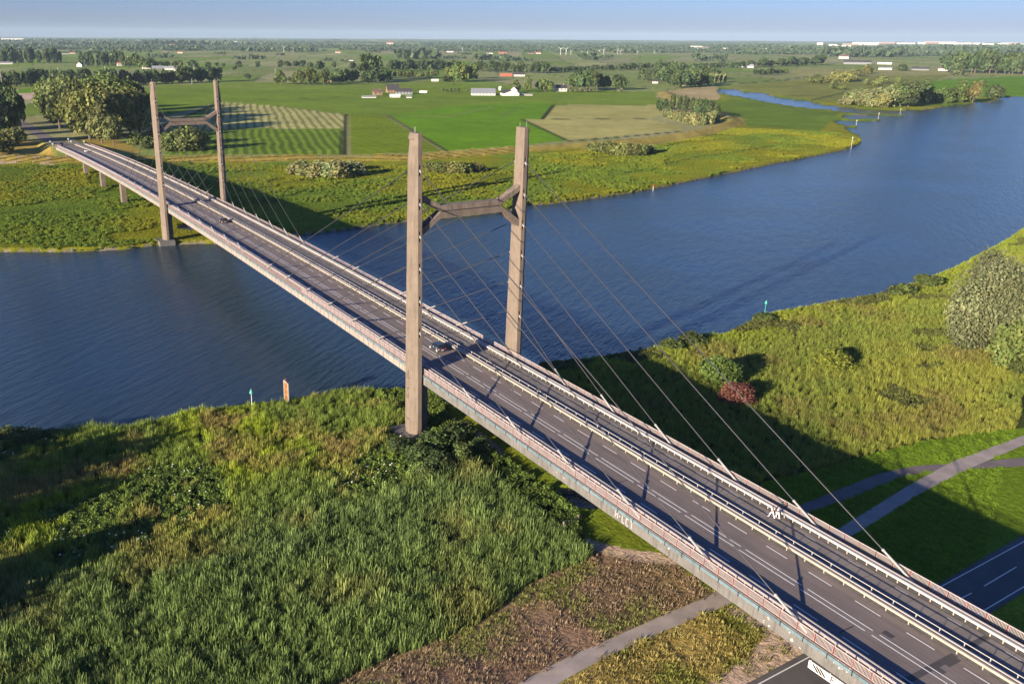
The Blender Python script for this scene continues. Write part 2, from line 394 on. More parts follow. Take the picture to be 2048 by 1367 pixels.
def vnoise(x, y, s, seed=0):
    """smooth value noise 0..1 with cell size s"""
    x = x/s; y = y/s; xi = np.floor(x).astype(np.int64); yi = np.floor(y).astype(np.int64); fx = x-xi; fy = y-yi
    fx = fx*fx*(3-2*fx); fy = fy*fy*(3-2*fy)
    def h(a, b):
        n = (a*374761393+b*668265263+seed*974634777) & 0x7fffffff
        n = ((n ^ (n >> 13))*1274126177) & 0x7fffffff; return ((n ^ (n >> 16)) & 0xffff)/65535.0
    return (h(xi,yi)*(1-fx)+h(xi+1,yi)*fx)*(1-fy)+(h(xi,yi+1)*(1-fx)+h(xi+1,yi+1)*fx)*fy
def fbm(x, y, s, seed=0, o=3):
    t = 0; a = 1; n = 0
    for i in range(o): t = t+a*vnoise(x, y, s/2**i, seed+i); n += a; a *= .55
    return t/n
def river_sd(x, y):
    """signed distance to the shoreline, positive on land"""
    d = seg_dist(x, y, RIVER); s = np.where(in_poly(x, y, RIVER), -d, d)
    for p in (POND1, POND2):
        e = seg_dist(x, y, p); s = np.minimum(s, np.where(in_poly(x, y, p), -e, e))
    return s
def height(x, y, sd=None):
    if sd is None: sd = river_sd(x, y)
    far = y > 700
    t = np.clip((sd+1.6)/3.4, 0, 1); z = -1.6+(GZ+1.6)*t*t*(3-2*t)
    z = np.where(sd < -1.6, -1.6, z)
    dk = seg_dist(x, y, DIKE, False); z = np.maximum(z, np.where(sd > 2, np.clip(3.7-np.maximum(dk-1.8, 0)/3.6, GZ, 3.7), -9))
    top = np.where(y < 560, 14.5-6.084e-5*(y-98.97)**2, GZ)        # far approach embankment
    out = np.hypot(np.maximum(np.abs(x)-12.5, 0), np.maximum(488-y, 0))
    emb = np.maximum(top-out/2.0, GZ)
    z = np.where((y > 465) & (y < 640) & (np.abs(x) < 60), np.maximum(z, np.where(emb > GZ, emb, -9)), z)
    return z
# ---- the ground sheet: fine where it is near, reaching to the horizon
az = np.radians(np.concatenate([np.linspace(-60, 0, 60, endpoint=False), np.linspace(0, 67, 800), np.linspace(67.5, 130, 60)]))
th = np.concatenate([np.linspace(math.radians(72), math.radians(42.5), 20, endpoint=False), np.linspace(math.radians(42.5), math.radians(1.2), 560, endpoint=False), np.linspace(math.radians(1.2), math.radians(.2), 60)])
rr = 75.0/np.tan(th); nA, nR = len(az), len(rr)
gx = (CAM.x+np.sin(az)[None, :]*rr[:, None]).ravel(); gy = (CAM.y+np.cos(az)[None, :]*rr[:, None]).ravel()
gr = np.repeat(rr, nA)
near = gr < 2600
gsd = np.full(gx.shape, 500.0); gsd[near] = river_sd(gx[near], gy[near])
gz = np.full(gx.shape, GZ); gz[near] = height(gx[near], gy[near], gsd[near])
# base colour of the land by what grows or lies there
def C(*c): return np.array(c, np.float32)
GREEN = C(.130, .200, .018); BRIGHT = C(.125, .255, .006); PALE = C(.19, .225, .085); YEL = C(.215, .215, .012); DARKG = C(.055, .085, .016)
TAN = C(.38, .30, .14); HAY = C(.43, .40, .15); STRAW = C(.34, .25, .075); BROWN = C(.21, .135, .085); SAND = C(.60, .44, .31); DRY = C(.30, .24, .055)
col = np.zeros((len(gx), 3), np.float32)
# far fields: long strips, each its own green
u = gx*.83-gy*.56; v = gx*.56+gy*.83
su = np.floor(u/95+3*vnoise(u, v, 900, 5)); sv = np.floor(v/520+2*vnoise(u, v, 1500, 9)+.37*su)
h1 = vnoise(su*17.3+.5, sv*11.7+.5, 1.0, 21); h2 = vnoise(su*7.1+.5, sv*23.7+.5, 1.0, 33)
PF = [C(.18, .235, .050), C(.21, .25, .070), C(.24, .26, .095), C(.165, .24, .035), C(.27, .265, .115), C(.195, .245, .070)]
pi = np.clip((h1*6).astype(int), 0, 5); col[:] = np.stack(PF)[pi]*(0.85+.3*h2)[:, None]
edge = np.abs(u/95+3*vnoise(u, v, 900, 5)-su-.5) > .475
col[edge & (gr > 900)] *= .62
def zone(poly, c, var=.0, s=12.0, seed=1, soft=None):
    x0 = min(p[0] for p in poly); x1 = max(p[0] for p in poly); y0 = min(p[1] for p in poly); y1 = max(p[1] for p in poly)
    b = np.where((gx >= x0) & (gx <= x1) & (gy >= y0) & (gy <= y1) & near)[0]
    i = b[in_poly(gx[b], gy[b], poly)]
    k = np.ones(len(i))
    if var: k = 1+var*2*(fbm(gx[i], gy[i], s, seed)-.5)
    col[i] = c[None, :]*k[:, None]; return i
def line(pts, wd, c, closed=False):
    b = np.where(near & (gr > 150))[0]; x0 = min(p[0] for p in pts)-9; x1 = max(p[0] for p in pts)+9; y0 = min(p[1] for p in pts)-9; y1 = max(p[1] for p in pts)+9
    b = b[(gx[b] > x0) & (gx[b] < x1) & (gy[b] > y0) & (gy[b] < y1)]
    d = seg_dist(gx[b], gy[b], pts, closed); wl = np.maximum(wd/2, gr[b]*.0024); k = np.clip(1.5-d/wl, 0, 1)*np.minimum(1, wd*.75/wl); j = k > 0; i = b[j]; col[i] = col[i]*(1-k[j, None])+np.asarray(c)*k[j, None]
# flood plain on both banks (everything river-side of the dike and the near bank)
FLOOD = [(-123.9,-31.3),(-242.8,609.9),(-66.9,496.6),(-18.4,456.2),(45,424.3),(108.6,382),(176.7,347.7),(208.2,350.5),(247.6,350.4),(292.5,355.2),(337.2,355.6),(384.1,360.2),(439.3,374.8),(493.7,394.9),(569.1,436.9),(640,510.4),(696.4,585.8),(754,663.7),(818.8,693.8),(1024.3,880.6),(1093.2,882),(1201.5,835.3),(1239.9,756.4),(1317.9,692.8),(1460.8,660),(1862.1,584.2),(1719.5,354.5),(567.2,-7.3),(35,-117.7)]
i = zone(FLOOD, GREEN, .0)
n1 = fbm(gx[i], gy[i], 38, 3, 4); n2 = fbm(gx[i], gy[i], 9, 8, 3)
k = np.clip((n1-.5)*3.2+.5, 0, 1)[:, None]; col[i] = (YEL*k+GREEN*(1-k))*(.75+.5*n2)[:, None]
for p, c, a in (
    ([(-64.3,255.3),(-19.2,241.2),(-5.6,220.3),(12.4,204.3),(2.7,179.1),(-17.4,187.8),(-28.5,186.3),(-68.8,203),(-100.2,217.7),(-100.2,274)], YEL, .2),
    ([(-100.3,467.5),(-22.2,428.1),(24.2,340.2),(-17,252.3),(-37.7,250.8),(-63.7,261.9),(-100.2,283.2)], GREEN*.8, .35),
    ([(187.5,234.5),(282.2,246.5),(415.9,290.6),(604,399),(663.8,413.3),(570,314.7),(487.2,264.6),(381.4,237),(238.4,197.8),(165.8,188.9),(148.1,188.1)], YEL*1.02, .25),
    ([(792,665.6),(857.5,676.2),(780.1,538.8),(772,482.4),(574.3,355.6),(548.6,452.1),(766.4,677.3)], GREEN*.95, .25),
    ([(1024.3,880.6),(1647,1103.2),(1859,1018.3),(927.5,555.9),(910.2,631.6)], C(.19, .205, .04), .3),
    ([(1311.5,787.8),(1666.4,902.4),(1963.1,923.9),(2302.2,840.8),(1495.7,504.8),(1266.7,558.1),(1065,540.7),(1101.7,632.2)], BRIGHT*.9, .15),
    ([(2062.5,1557),(2474.1,1600.6),(2440,1174.4),(2694.6,1004.2),(2236.6,813.4),(2020,953.8),(1647,1103.2),(1460.6,1126.9)], C(.27, .26, .085), .2)):
    zone(p, c, a, 25, 17)
# polder fields
for p, c, a in (
    ([(82.9,432.8),(155.9,396.3),(283.3,673),(298.7,771.3),(262.7,862.1),(226.1,896.7),(133.9,707.2),(51.1,448.7)], GREEN, .1),
    ([(249.1,1277.3),(678.2,1125.8),(826.6,815.7),(656.9,637),(556.2,692.1),(429.7,548.4),(413.3,556.2),(340,396.6),(225.6,379.3),(158.9,394.8),(286.6,677.8),(264.6,802.8),(226.1,896.7),(98.7,695.5),(205.3,1154.3)], C(.150, .225, .018), .15),
    ([(157.8,392.5),(288.8,676.7),(318.5,649.9),(225,379.6)], C(.160, .225, .010), .12),
    ([(316.3,644.6),(434.8,723.7),(403.7,596.8),(413.3,556.2),(338.6,397.3),(269.5,382.6),(225.3,379.4)], BRIGHT, .10),
    ([(434.8,723.7),(572.6,737.6),(556.2,692.1),(429.7,548.4),(413.3,556.2),(403.7,596.8)], BRIGHT*.95, .12),
    ([(572.1,710.7),(674.6,824.2),(795.2,842.2),(841.6,821.5),(705,658.4),(659.5,635.8)], C(.165, .24, .024), .1),
    ([(556.2,692.1),(659.5,635.8),(591.5,553.6),(530.5,512),(431.3,550.6)], C(.36, .335, .105), .12),
    ([(410.3,551.9),(523.6,509.4),(499.5,434.5),(477,416.7),(350.4,397.1),(340,396.6)], C(.37, .34, .11), .12),
    ([(865.8,836.6),(1055.7,930.7),(1021.3,881.9),(806.4,678.9),(747.4,657.3),(606.9,475.5),(538.3,430.8),(549.1,503.1),(705,658.4),(771.8,758)], TAN, .18),
    ([(342.9,373.4),(400.7,378.1),(465.6,395.3),(524.1,417.7),(583.3,451.9),(643.7,508.6),(598.6,456),(501.3,391.2),(429.6,360),(366.4,341.1),(297.5,334.3)], DRY, .25),
    ([(-71.1,533.2),(-42.4,509.9),(-17.2,477.2),(-19.5,426.8),(-31.3,444.9),(-47.9,445.9),(-74.5,449.8)], SAND*.8, .25),
    ([(29.2,1136.3),(61.5,1180.1),(48,1044),(17.6,1019.7)], SAND*.8, .2),
    ([(49.7,1275.8),(78.5,1320.4),(61.5,1180.1),(29.2,1136.3)], BRIGHT*.9, .1),
    ([(63.1,1737.4),(240.2,1620),(358.9,1443.3),(242.3,1249.6),(68.7,1267.5),(22.2,1260.9)], C(.20, .235, .05), .2),
    ([(380,1395.2),(449.8,1291.8),(517,1162.2),(748.4,1241.7),(647.3,1074.7),(464.5,1066.9),(229.6,1197.3)], C(.17, .235, .03), .2)):
    zone(p, c, a, 20, 29)
# hay lying in windrows, and the mown stripes below it
i = zone([(226.6,896.5),(264.6,802.8),(286.6,677.8),(228.3,551.6),(147.9,590.6),(112.1,581),(100.6,586.6),(146.5,701.2)], HAY, .12, 15, 4)
ST = np.array([1.0, 0.0])
sa = math.radians(18); q = gx[i]*math.cos(sa)-gy[i]*math.sin(sa)
s_ = .5+.5*np.sin(q*2*math.pi/7.2+2.0*vnoise(gx[i], gy[i], 30, 3)); col[i] = col[i]*(1-.62*(s_[:, None] > .62))+C(.03, .05, .0)*(s_[:, None] > .62)
i = zone([(145.3,582.6),(224.5,544.2),(155.9,396.3),(82.9,432.8),(51.1,448.7),(112.1,581)], GREEN*1.05, .12, 15, 4)
q = gx[i]*math.cos(sa)-gy[i]*math.sin(sa); s_ = .5+.5*np.sin(q*2*math.pi/6.5+2*vnoise(gx[i], gy[i], 25, 4)); col[i] *= (1-.38*(s_[:, None] > .6)+.30*(s_[:, None] < .2))
i = zone([(157.8,392.5),(288.8,676.7),(318.5,649.9),(225,379.6)], C(.160, .225, .010), .12)
s_ = .5+.5*np.sin(q[:1].mean()+(gx[i]*math.cos(sa*.3)-gy[i]*math.sin(sa*.3))*2*math.pi/9); col[i] *= (1-.14*(s_[:, None] > .75))
DITCH = C(.030, .034, .014); LITE = C(.26, .24, .10)
for pts, wd, c in (([(286.6,677.8),(154.9,393.9)], 3.2, DITCH), ([(214.8,530.9),(152.2,395.3)], 1.4, DITCH), ([(283.9,666.3),(157.2,392.8)], 1.4, LITE), ([(146.6,586.6),(225.8,548.1)], 1.6, LITE*.8),
    ([(315.9,644.8),(223.6,377.2)], 2.2, DITCH), ([(314.1,645.7),(221.7,378.1)], 1.4, LITE), ([(411.8,554.1),(340,396.6)], 2.5, DITCH), ([(430.5,548),(525.5,511.4)], 2.0, DITCH*1.5), ([(555.2,692.6),(433.8,552.3)], 3.0, DITCH),
    ([(268.7,504.6),(315.5,638.8),(290.2,676.1)], .8, LITE*.6), ([(474,697.5),(368.3,613.7),(318.1,643.8)], 2.0, LITE*.8), ([(226.6,896.5),(99.3,643),(76.2,598.5)], 3, DITCH), ([(255,911.1),(333.1,914.4),(449.7,925.3)], 2, GREEN*.6), ([(262.1,796.1),(286.1,678)], 1.6, DITCH*2),
    ([(339.9,392.9),(369.3,393.5),(470.9,406.1)], 2.4, DITCH), ([(214,360.2),(255.5,362.2),(299.5,364.6),(345.8,366),(390.9,367.8),(449.8,385.5),(503.7,404.6)], 2.2, LITE*1.25), ([(409.4,587.9),(508.7,689.3)], 1.2, LITE*.6), ([(377.9,634.5),(354.8,519.5)], .8, GREEN*.7)):
    line(pts, wd, c)
for pts, wd in (([(254.9,300.8),(353,321.9),(465.8,374),(512.8,385.6)], 4.0), ([(265,248.6),(360,282.8),(459.7,301.6),(501,317.2)], 3.5), ([(847.8,592.6),(1121.7,723.4),(1295.6,794.6)], 4), ([(-58.5,322.3),(-37.8,327.5),(-10.3,335.5)], 5), ([(-62,282),(-37.8,278.6)], 3), ([(75.9,304.3),(115.4,301.6),(143.2,295.6)], 3), ([(1071.2,924),(1314,1006.1),(1584.5,1128.2)], 5)):
    line(pts, wd, DARKG)
# dike faces: dry yellow grass
dk = np.full(gx.shape, 99.0); b = np.where(near & (gr > 300))[0]; dk[b] = seg_dist(gx[b], gy[b], DIKE, False)
i = np.where((dk > 1.3) & (dk < 11) & (gsd > 3))[0]; col[i] = DRY*(.6+.8*fbm(gx[i], gy[i], 6, 44))[:, None]
i = np.where((np.abs(gx) < 42) & (np.abs(gx) > 12) & (gy > 465) & (gy < 570))[0]; col[i] = C(.33, .245, .055)*(.6+.8*fbm(gx[i], gy[i], 7, 45))[:, None]
# near bank: soil, dry grass, dirt
BROWNZ = [(-59.5,-59.5),(-54.5,-57.1),(-44.2,-56.3),(-38.9,-56.2),(-32.7,-56),(-29.3,-54.9),(-22.8,-52.2),(-19.8,-51.5),(-13.3,-51.1),(-8.8,-50.7),(-6.7,-47.6),(-6.5,-46.1),(-5.2,-48.1),(-2.9,-51.3),(0.2,-54.5),(0.6,-57.7),(0.2,-66),(-11.8,-66.3),(-28.2,-67),(-34.8,-67.9),(-41.1,-69.4)]
STRAWZ = [(-36.5,-71.9),(-29.6,-70.1),(-20.7,-69),(0.1,-68.8),(1.4,-70.5),(1.5,-76.3),(-0.4,-80.9),(-10.5,-81.8),(-16.6,-82.8)]
SANDZ1 = [(-6.5,-45.6),(-5.2,-48.1),(-2.9,-51.3),(2.2,-56),(1.3,-58.6),(-2.9,-55.7),(-6.6,-51.6),(-7.3,-48.9)]
SANDZ2 = [(0.5,-69.6),(1.6,-73.7),(1.9,-77.5),(0.3,-81.5),(-9.4,-81.8),(-18.6,-81.7),(-16.7,-79),(-7.8,-77.9),(-0.7,-75.8),(-1.9,-69.1)]
TRACKZ = [(-1.3,2.5),(0.8,-0.3),(-0,-13.2),(-1.6,-17.5),(-2.8,-10.4),(-2.8,-2.8)]
VERGE = [(20.7,-49.4),(33,-47.1),(41.6,-47.5),(62.2,-49),(74.6,-50),(99.2,-55.3),(144,-58.3),(40.1,-101.6),(40.8,-86),(30.4,-80.1),(29.5,-66.3)]
i = zone(BROWNZ, BROWN, .35, 5, 7); n1 = fbm(gx[i], gy[i], 7, 12, 3); k = np.clip((n1-.47)*6, 0, 1)[:, None]; col[i] = col[i]*(1-k)+C(.25, .18, .085)*k
i = zone(STRAWZ, STRAW, .35, 4, 8); n1 = fbm(gx[i], gy[i], 6, 14, 3); k = np.clip((n1-.52)*6, 0, 1)[:, None]; col[i] = col[i]*(1-k)+C(.14, .14, .025)*k
zone(SANDZ1, SAND*.85, .25, 4, 9); zone(SANDZ2, SAND*.8, .25, 4, 10); zone(TRACKZ, SAND*.7, .25, 4, 11)
i = zone(VERGE, C(.13, .20, .012), .2, 8, 15)
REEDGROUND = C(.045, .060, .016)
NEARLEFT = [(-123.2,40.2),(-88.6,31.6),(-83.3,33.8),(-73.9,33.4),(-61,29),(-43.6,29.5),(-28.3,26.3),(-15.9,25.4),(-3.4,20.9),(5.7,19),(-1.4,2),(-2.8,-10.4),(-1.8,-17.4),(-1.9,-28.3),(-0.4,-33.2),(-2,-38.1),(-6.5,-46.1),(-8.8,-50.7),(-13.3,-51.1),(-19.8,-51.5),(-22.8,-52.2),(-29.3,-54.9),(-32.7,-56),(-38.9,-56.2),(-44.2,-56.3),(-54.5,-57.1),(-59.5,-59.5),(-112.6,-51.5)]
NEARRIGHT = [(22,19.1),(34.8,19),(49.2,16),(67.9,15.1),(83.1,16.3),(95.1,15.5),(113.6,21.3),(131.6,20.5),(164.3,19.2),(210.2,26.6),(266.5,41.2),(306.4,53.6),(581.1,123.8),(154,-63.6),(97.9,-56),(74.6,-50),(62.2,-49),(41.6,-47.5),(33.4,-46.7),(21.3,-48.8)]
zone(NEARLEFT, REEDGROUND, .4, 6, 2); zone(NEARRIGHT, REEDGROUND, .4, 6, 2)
i = np.where((gsd < 1.0) & near)[0]; col[i] = C(.22, .19, .14)*(.5+.7*fbm(gx[i], gy[i], 2.5, 18))[:, None]     # stones and mud at the waterline
i = np.where((gsd < .1) & near)[0]; col[i] = C(.05, .05, .035)
ii = np.arange(nA*nR).reshape(nR, nA); quads = np.stack([ii[:-1, :-1], ii[1:, :-1], ii[1:, 1:], ii[:-1, 1:]], -1).reshape(-1, 4)
m, nt, bs, N, L = newmat('land_cover')
at = N('ShaderNodeAttribute'); at.attribute_name = 'Col'; geo = N('ShaderNodeNewGeometry'); pos = geo.outputs['Position']
a = maprange(nt, noise(nt, pos, 1.6, 5, .7), .3, .7, .62, 1.38); b_ = maprange(nt, noise(nt, pos, .12, 4), .3, .7, .86, 1.14); c_ = maprange(nt, noise(nt, pos, .013, 3), .3, .7, .85, 1.15)
mu = N('ShaderNodeMath'); mu.operation = 'MULTIPLY'; L(a, mu.inputs[0]); L(b_, mu.inputs[1]); mv = N('ShaderNodeMath'); mv.operation = 'MULTIPLY'; L(mu.outputs[0], mv.inputs[0]); L(c_, mv.inputs[1])
L(mixc(nt, 1.0, at.outputs['Color'], mv.outputs[0], 'MULTIPLY'), bs.inputs['Base Color']); bs.inputs['Roughness'].default_value = 1.0; bs.inputs['Specular IOR Level'].default_value = .05
bp = N('ShaderNodeBump'); bp.inputs['Strength'].default_value = .9; bp.inputs['Distance'].default_value = .5
L(noise(nt, pos, .9, 5, .7), bp.inputs['Height']); L(bp.outputs[0], bs.inputs['Normal']); M['land'] = m
ground = fast_mesh('ground', np.stack([gx, gy, gz], 1), quads, m, col, smooth=True); prop(ground, kind='structure', label='flat green river land with fields, dike and banks')
# ---- water
m, nt, bs, N, L = newmat('river_water')
geo = N('ShaderNodeNewGeometry'); pos = geo.outputs['Position']
mp = N('ShaderNodeMapping'); mp.inputs['Rotation'].default_value = (0, 0, math.radians(-36)); L(pos, mp.inputs[0])
mp2 = N('ShaderNodeMapping'); mp2.inputs['Scale'].default_value = (.22, 1.0, 1); L(mp.outputs[0], mp2.inputs[0])
f1 = noise(nt, mp2.outputs[0], .42, 3, .6); f2 = noise(nt, mp2.outputs[0], 1.7, 4, .65); f3 = noise(nt, pos, .02, 3)
ad = N('ShaderNodeMath'); ad.operation = 'MULTIPLY_ADD'; L(f2, ad.inputs[0]); ad.inputs[1].default_value = .55; L(f1, ad.inputs[2])
bp = N('ShaderNodeBump'); bp.inputs['Distance'].default_value = 1.0; L(ad.outputs[0], bp.inputs['Height'])
sep = N('ShaderNodeSeparateXYZ'); L(pos, sep.inputs[0])
st = maprange(nt, f3, .3, .7, .6, 1.0); ca = maprange(nt, sep.outputs[0], -60, 60, .5, 1.05); sm = N('ShaderNodeMath'); sm.operation = 'MULTIPLY'; L(st, sm.inputs[0]); L(ca, sm.inputs[1]); L(sm.outputs[0], bp.inputs['Strength'])
L(bp.outputs[0], bs.inputs['Normal'])
bs.inputs['Base Color'].default_value = (.021, .044, .068, 1); bs.inputs['Roughness'].default_value = .12; bs.inputs['IOR'].default_value = 1.33; M['water'] = m
mb = MB(); mb.poly([(-900, -200, 0), (4000, -200, 0), (4000, 1500, 0), (-900, 1500, 0)])
o = mb.build('river', m); prop(o, kind='structure', label='wide blue river with small waves')
# ---- paths and roads as sheets on the ground
def ribbon(name, left, right, mat, dz, label=None):
    """strip between two edge polylines, both resampled"""
    def rs(p, n):
        p = np.array(p, float); d = np.r_[0, np.cumsum(np.hypot(*np.diff(p, axis=0).T))]; t = np.linspace(0, d[-1], n); return np.stack([np.interp(t, d, p[:, 0]), np.interp(t, d, p[:, 1])], 1)
    n = 60; a, b = rs(left, n), rs(right, n); mb = MB()
    for i in range(n): mb.v += [(*a[i], GZ+dz), (*b[i], GZ+dz)]
    for i in range(n-1): mb.f.append((2*i, 2*i+1, 2*i+3, 2*i+2)); mb.m.append(0)
    o = mb.build(name, mat); prop(o, kind='structure', label=label); return o
ribbon('cycle_path', [(-38.9,-68.1),(-34.8,-67.9),(-32.1,-67.6),(-28.2,-67),(-11.9,-66.4),(0.2,-66.1),(16.3,-64.1),(30.9,-63.2),(56.4,-59.4),(71.6,-57.8),(94.3,-57.9),(143.9,-58.3)], [(-34.2,-70.7),(-29.7,-70.1),(-28,-69.8),(-20.7,-69.1),(-12.2,-68.9),(0.1,-68.9),(16.1,-66.9),(31.8,-65.5),(54.5,-62.3),(69,-61.1),(89.7,-60.3),(137.1,-61.2)], M['path'], .05, 'grey asphalt cycle path')
ribbon('side_path', [(26.1,-56),(31.9,-55.2),(44.8,-54.7),(54.3,-54.3),(62.3,-55.6),(68.9,-58),(78,-61.3),(83.9,-63.3),(109.6,-72.6)], [(24.9,-58),(32.3,-57.5),(44.7,-57.7),(56.4,-57),(61.9,-58),(67.3,-59.8),(74.9,-63.1),(80.3,-65.3),(104.6,-74.7)], M['path2'], .04, 'dark narrow asphalt path')
RL = [(-19.7,-81.1),(-9.7,-81.1),(-0.1,-80.7),(16.7,-80.1),(29.7,-79.8),(46.5,-78.8),(55.2,-78.4),(100.9,-76.2)]; RR = [(-22.6,-91.1),(-7.4,-90.5),(3.6,-89.1),(16.7,-87.8),(30.5,-87.3),(39,-86.9),(77.9,-85.8)]
ribbon('main_road', RL, RR, M['road'], .06, 'dark two-lane road passing under the bridge')
def mark(p, q, wd=.16):
    a, b = Vector((*p, GZ+.068)), Vector((*q, GZ+.068)); d = (b-a).normalized(); nrm = Vector((-d.y, d.x, 0))*wd/2
    rm.poly([a-nrm, b-nrm, b+nrm, a+nrm])
rm = MB()
for a, b in ([(-19.3,-82.2),(-0.1,-81.5)], [(-0.1,-81.5),(30.4,-80.4)], [(30.4,-80.4),(45.5,-79.8)], [(45.5,-79.8),(78.4,-78.4)], [(35.6,-83.3),(44.8,-82.8)], [(27.1,-83.5),(32.4,-83.4)], [(54,-82.4),(64.4,-82)], [(21.4,-86.9),(40.5,-86.1)], [(40.5,-86.1),(63.5,-85.2)]): mark(a, b)
o = rm.build('road_marking', M['white']); prop(o, kind='structure', label='white lane lines on the road under the bridge')
# the road beyond the bridge on its embankment
mb = MB(); ys = stations(488, 900, 6)
for y in ys: z = max(zd(y), GZ)+.08 if y < 560 else GZ+.08; mb.v += [(-8.1-max(0, y-520)*.02, y, z), (1.6-max(0, y-520)*.02, y, z)]
for i in range(len(ys)-1): mb.f.append((2*i, 2*i+1, 2*i+3, 2*i+2)); mb.m.append(0)
o = mb.build('approach_road', M['asphalt']); prop(o, kind='structure', label='asphalt approach road running on from the far end of the bridge')
mb = MB(); ys = stations(488, 560, 6)
for y in ys: z = max(zd(y), GZ)+.075; s = max(0, y-500)*.06; mb.v += [(3.2+s, y, z), (7.7+s, y, z)]
for i in range(len(ys)-1): mb.f.append((2*i, 2*i+1, 2*i+3, 2*i+2)); mb.m.append(0)
o = mb.build('approach_path', M['asphalt2']); prop(o, kind='structure', label='grey path beside the approach road')
# ================================================================ VEGETATION
def leafmat(name, attr_type, base=(1, 1, 1), trans=.25, rough=.7):
    m, nt, bs, N, L = newmat(name); out = nt.nodes['Material Output']
    if attr_type == 'INSTANCER':
        at = N('ShaderNodeAttribute'); at.attribute_type = 'INSTANCER'; at.attribute_name = 'tint'; c = at.outputs['Color']
        ac = N('ShaderNodeAttribute'); ac.attribute_name = 'Col'; c = mixc(nt, 1.0, c, ac.outputs['Color'], 'MULTIPLY')
    else:
        oi = N('ShaderNodeObjectInfo'); ac = N('ShaderNodeAttribute'); ac.attribute_name = 'Col'
        c = mixc(nt, 1.0, oi.outputs['Color'], ac.outputs['Color'], 'MULTIPLY')
    L(c, bs.inputs['Base Color']); bs.inputs['Roughness'].default_value = rough; bs.inputs['Specular IOR Level'].default_value = .25
    tr = N('ShaderNodeBsdfTranslucent'); L(c, tr.inputs[0]); mx = N('ShaderNodeMixShader'); mx.inputs[0].default_value = trans
    L(bs.outputs[0], mx.inputs[1]); L(tr.outputs[0], mx.inputs[2]); L(mx.outputs[0], out.inputs[0]); return m
M['leaf'] = leafmat('leaves', 'OBJECT'); M['blade'] = leafmat('blades', 'INSTANCER', trans=.3)
M['bark'] = simple('bark', (.13, .10, .075), .95, .25, 2, 8, .2)
def quads_at(P, n, u, su, sv):
    """one leaf quad per point: P centre, n normal, u random tangent"""
    n = n/np.linalg.norm(n, axis=1, keepdims=True); t = np.cross(n, u); t /= np.linalg.norm(t, axis=1, keepdims=True)+1e-9; b = np.cross(n, t)
    su = np.asarray(su).reshape(-1, 1); sv = np.asarray(sv).reshape(-1, 1)
    V = np.stack([P-t*su-b*sv, P+t*su*.6-b*sv*.8, P+t*su+b*sv, P-t*su*.7+b*sv*.9], 1).reshape(-1, 3)
    return V, np.arange(len(V)).reshape(-1, 4)
def crown_geo(lobes, n, size, seed, shell=.34, lum=(.55, 1.35), flat=.5):
    r = np.random.default_rng(seed); lob = np.array(lobes, float)          # cx cy cz rx rz
    wts = lob[:, 3]**2; k = r.choice(len(lob), n, p=wts/wts.sum()); d = r.normal(size=(n, 3)); d /= np.linalg.norm(d, axis=1, keepdims=True)
    rad = 1-shell*r.random(n)**1.6+.10*r.normal(size=n)
    sc = np.stack([lob[k, 3], lob[k, 3], lob[k, 4]], 1); Pn = lob[k, :3]+d*sc*rad[:, None]
    keep = Pn[:, 2] > .0; Pn, d, k = Pn[keep], d[keep], k[keep]; n = len(Pn)
    nn = d*flat+r.normal(size=(n, 3))*(1-flat)+np.array([0, 0, .25]); s = size*(.6+.8*r.random(n))
    V, F = quads_at(Pn, nn, r.normal(size=(n, 3)), s, s*.75)
    lb = r.uniform(lum[0], lum[1], len(lob))[k]*r.uniform(.75, 1.25, n); hue = r.uniform(.9, 1.1, n)
    c = np.repeat(np.stack([lb*hue, lb, lb*.95], 1), 4, 0).astype(np.float32); return V, F, c
def lobes_for(kind, seed):
    r = np.random.default_rng(seed); out = []
    if kind == 'round':
        for i in range(15):
            a = r.uniform(0, 6.28); q = r.uniform(0, .30)**.9; z = r.uniform(.32, .84); s = .15+.11*r.random(); q *= 1.1-abs(z-.5)*.7
            out.append((q*math.cos(a)*1.15, q*math.sin(a)*1.15, z, s, s*.95))
        out += [(0, 0, .56, .33, .32), (.02, 0, .80, .20, .18)]
    elif kind == 'tall':
        for i in range(13):
            a = r.uniform(0, 6.28); z = r.uniform(.22, .88); q = .24*(1-abs(z-.5)); s = .15+.09*r.random(); out.append((q*math.cos(a), q*math.sin(a), z, s, s*1.0))
        out += [(0, 0, .55, .27, .40)]
    elif kind == 'poplar':
        for i in range(12):
            z = .24+.70*i/12; q = .15*(1.1-z); a = r.uniform(0, 6.28); s = .30*(1.15-z*.75); out.append((q*math.cos(a), q*math.sin(a), z, s, .12))
    elif kind == 'bush':
        for i in range(16):
            a = r.uniform(0, 6.28); q = .34*r.random()**.5; z = r.uniform(.12, .68)*(1-q*.9); s = .16+.10*r.random(); out.append((q*math.cos(a), q*math.sin(a), z+.08, s, s*1.05))
        out += [(0, 0, .42, .36, .42)]
    return out
def trunk_mb(kind, seed, h0=.0):
    r = random.Random(seed); mb = MB(); top = {'round': .42, 'tall': .6, 'poplar': .8, 'bush': .3}[kind]; w0 = {'round': .035, 'tall': .035, 'poplar': .035, 'bush': .03}[kind]
    mb.tube((0, 0, -.03), (0, 0, top), w0, w0*.55, k=6)
    for i in range(5 if kind != 'bush' else 6):
        a = r.uniform(0, 6.28); z = top*r.uniform(.35, .95); q = r.uniform(.16, .30)*(.5 if kind in ('poplar',) else 1)
        mb.tube((0, 0, z), (q*math.cos(a), q*math.sin(a), z+r.uniform(.12, .28)), w0*.5, w0*.18, k=4)
    return mb
PROTO = {}
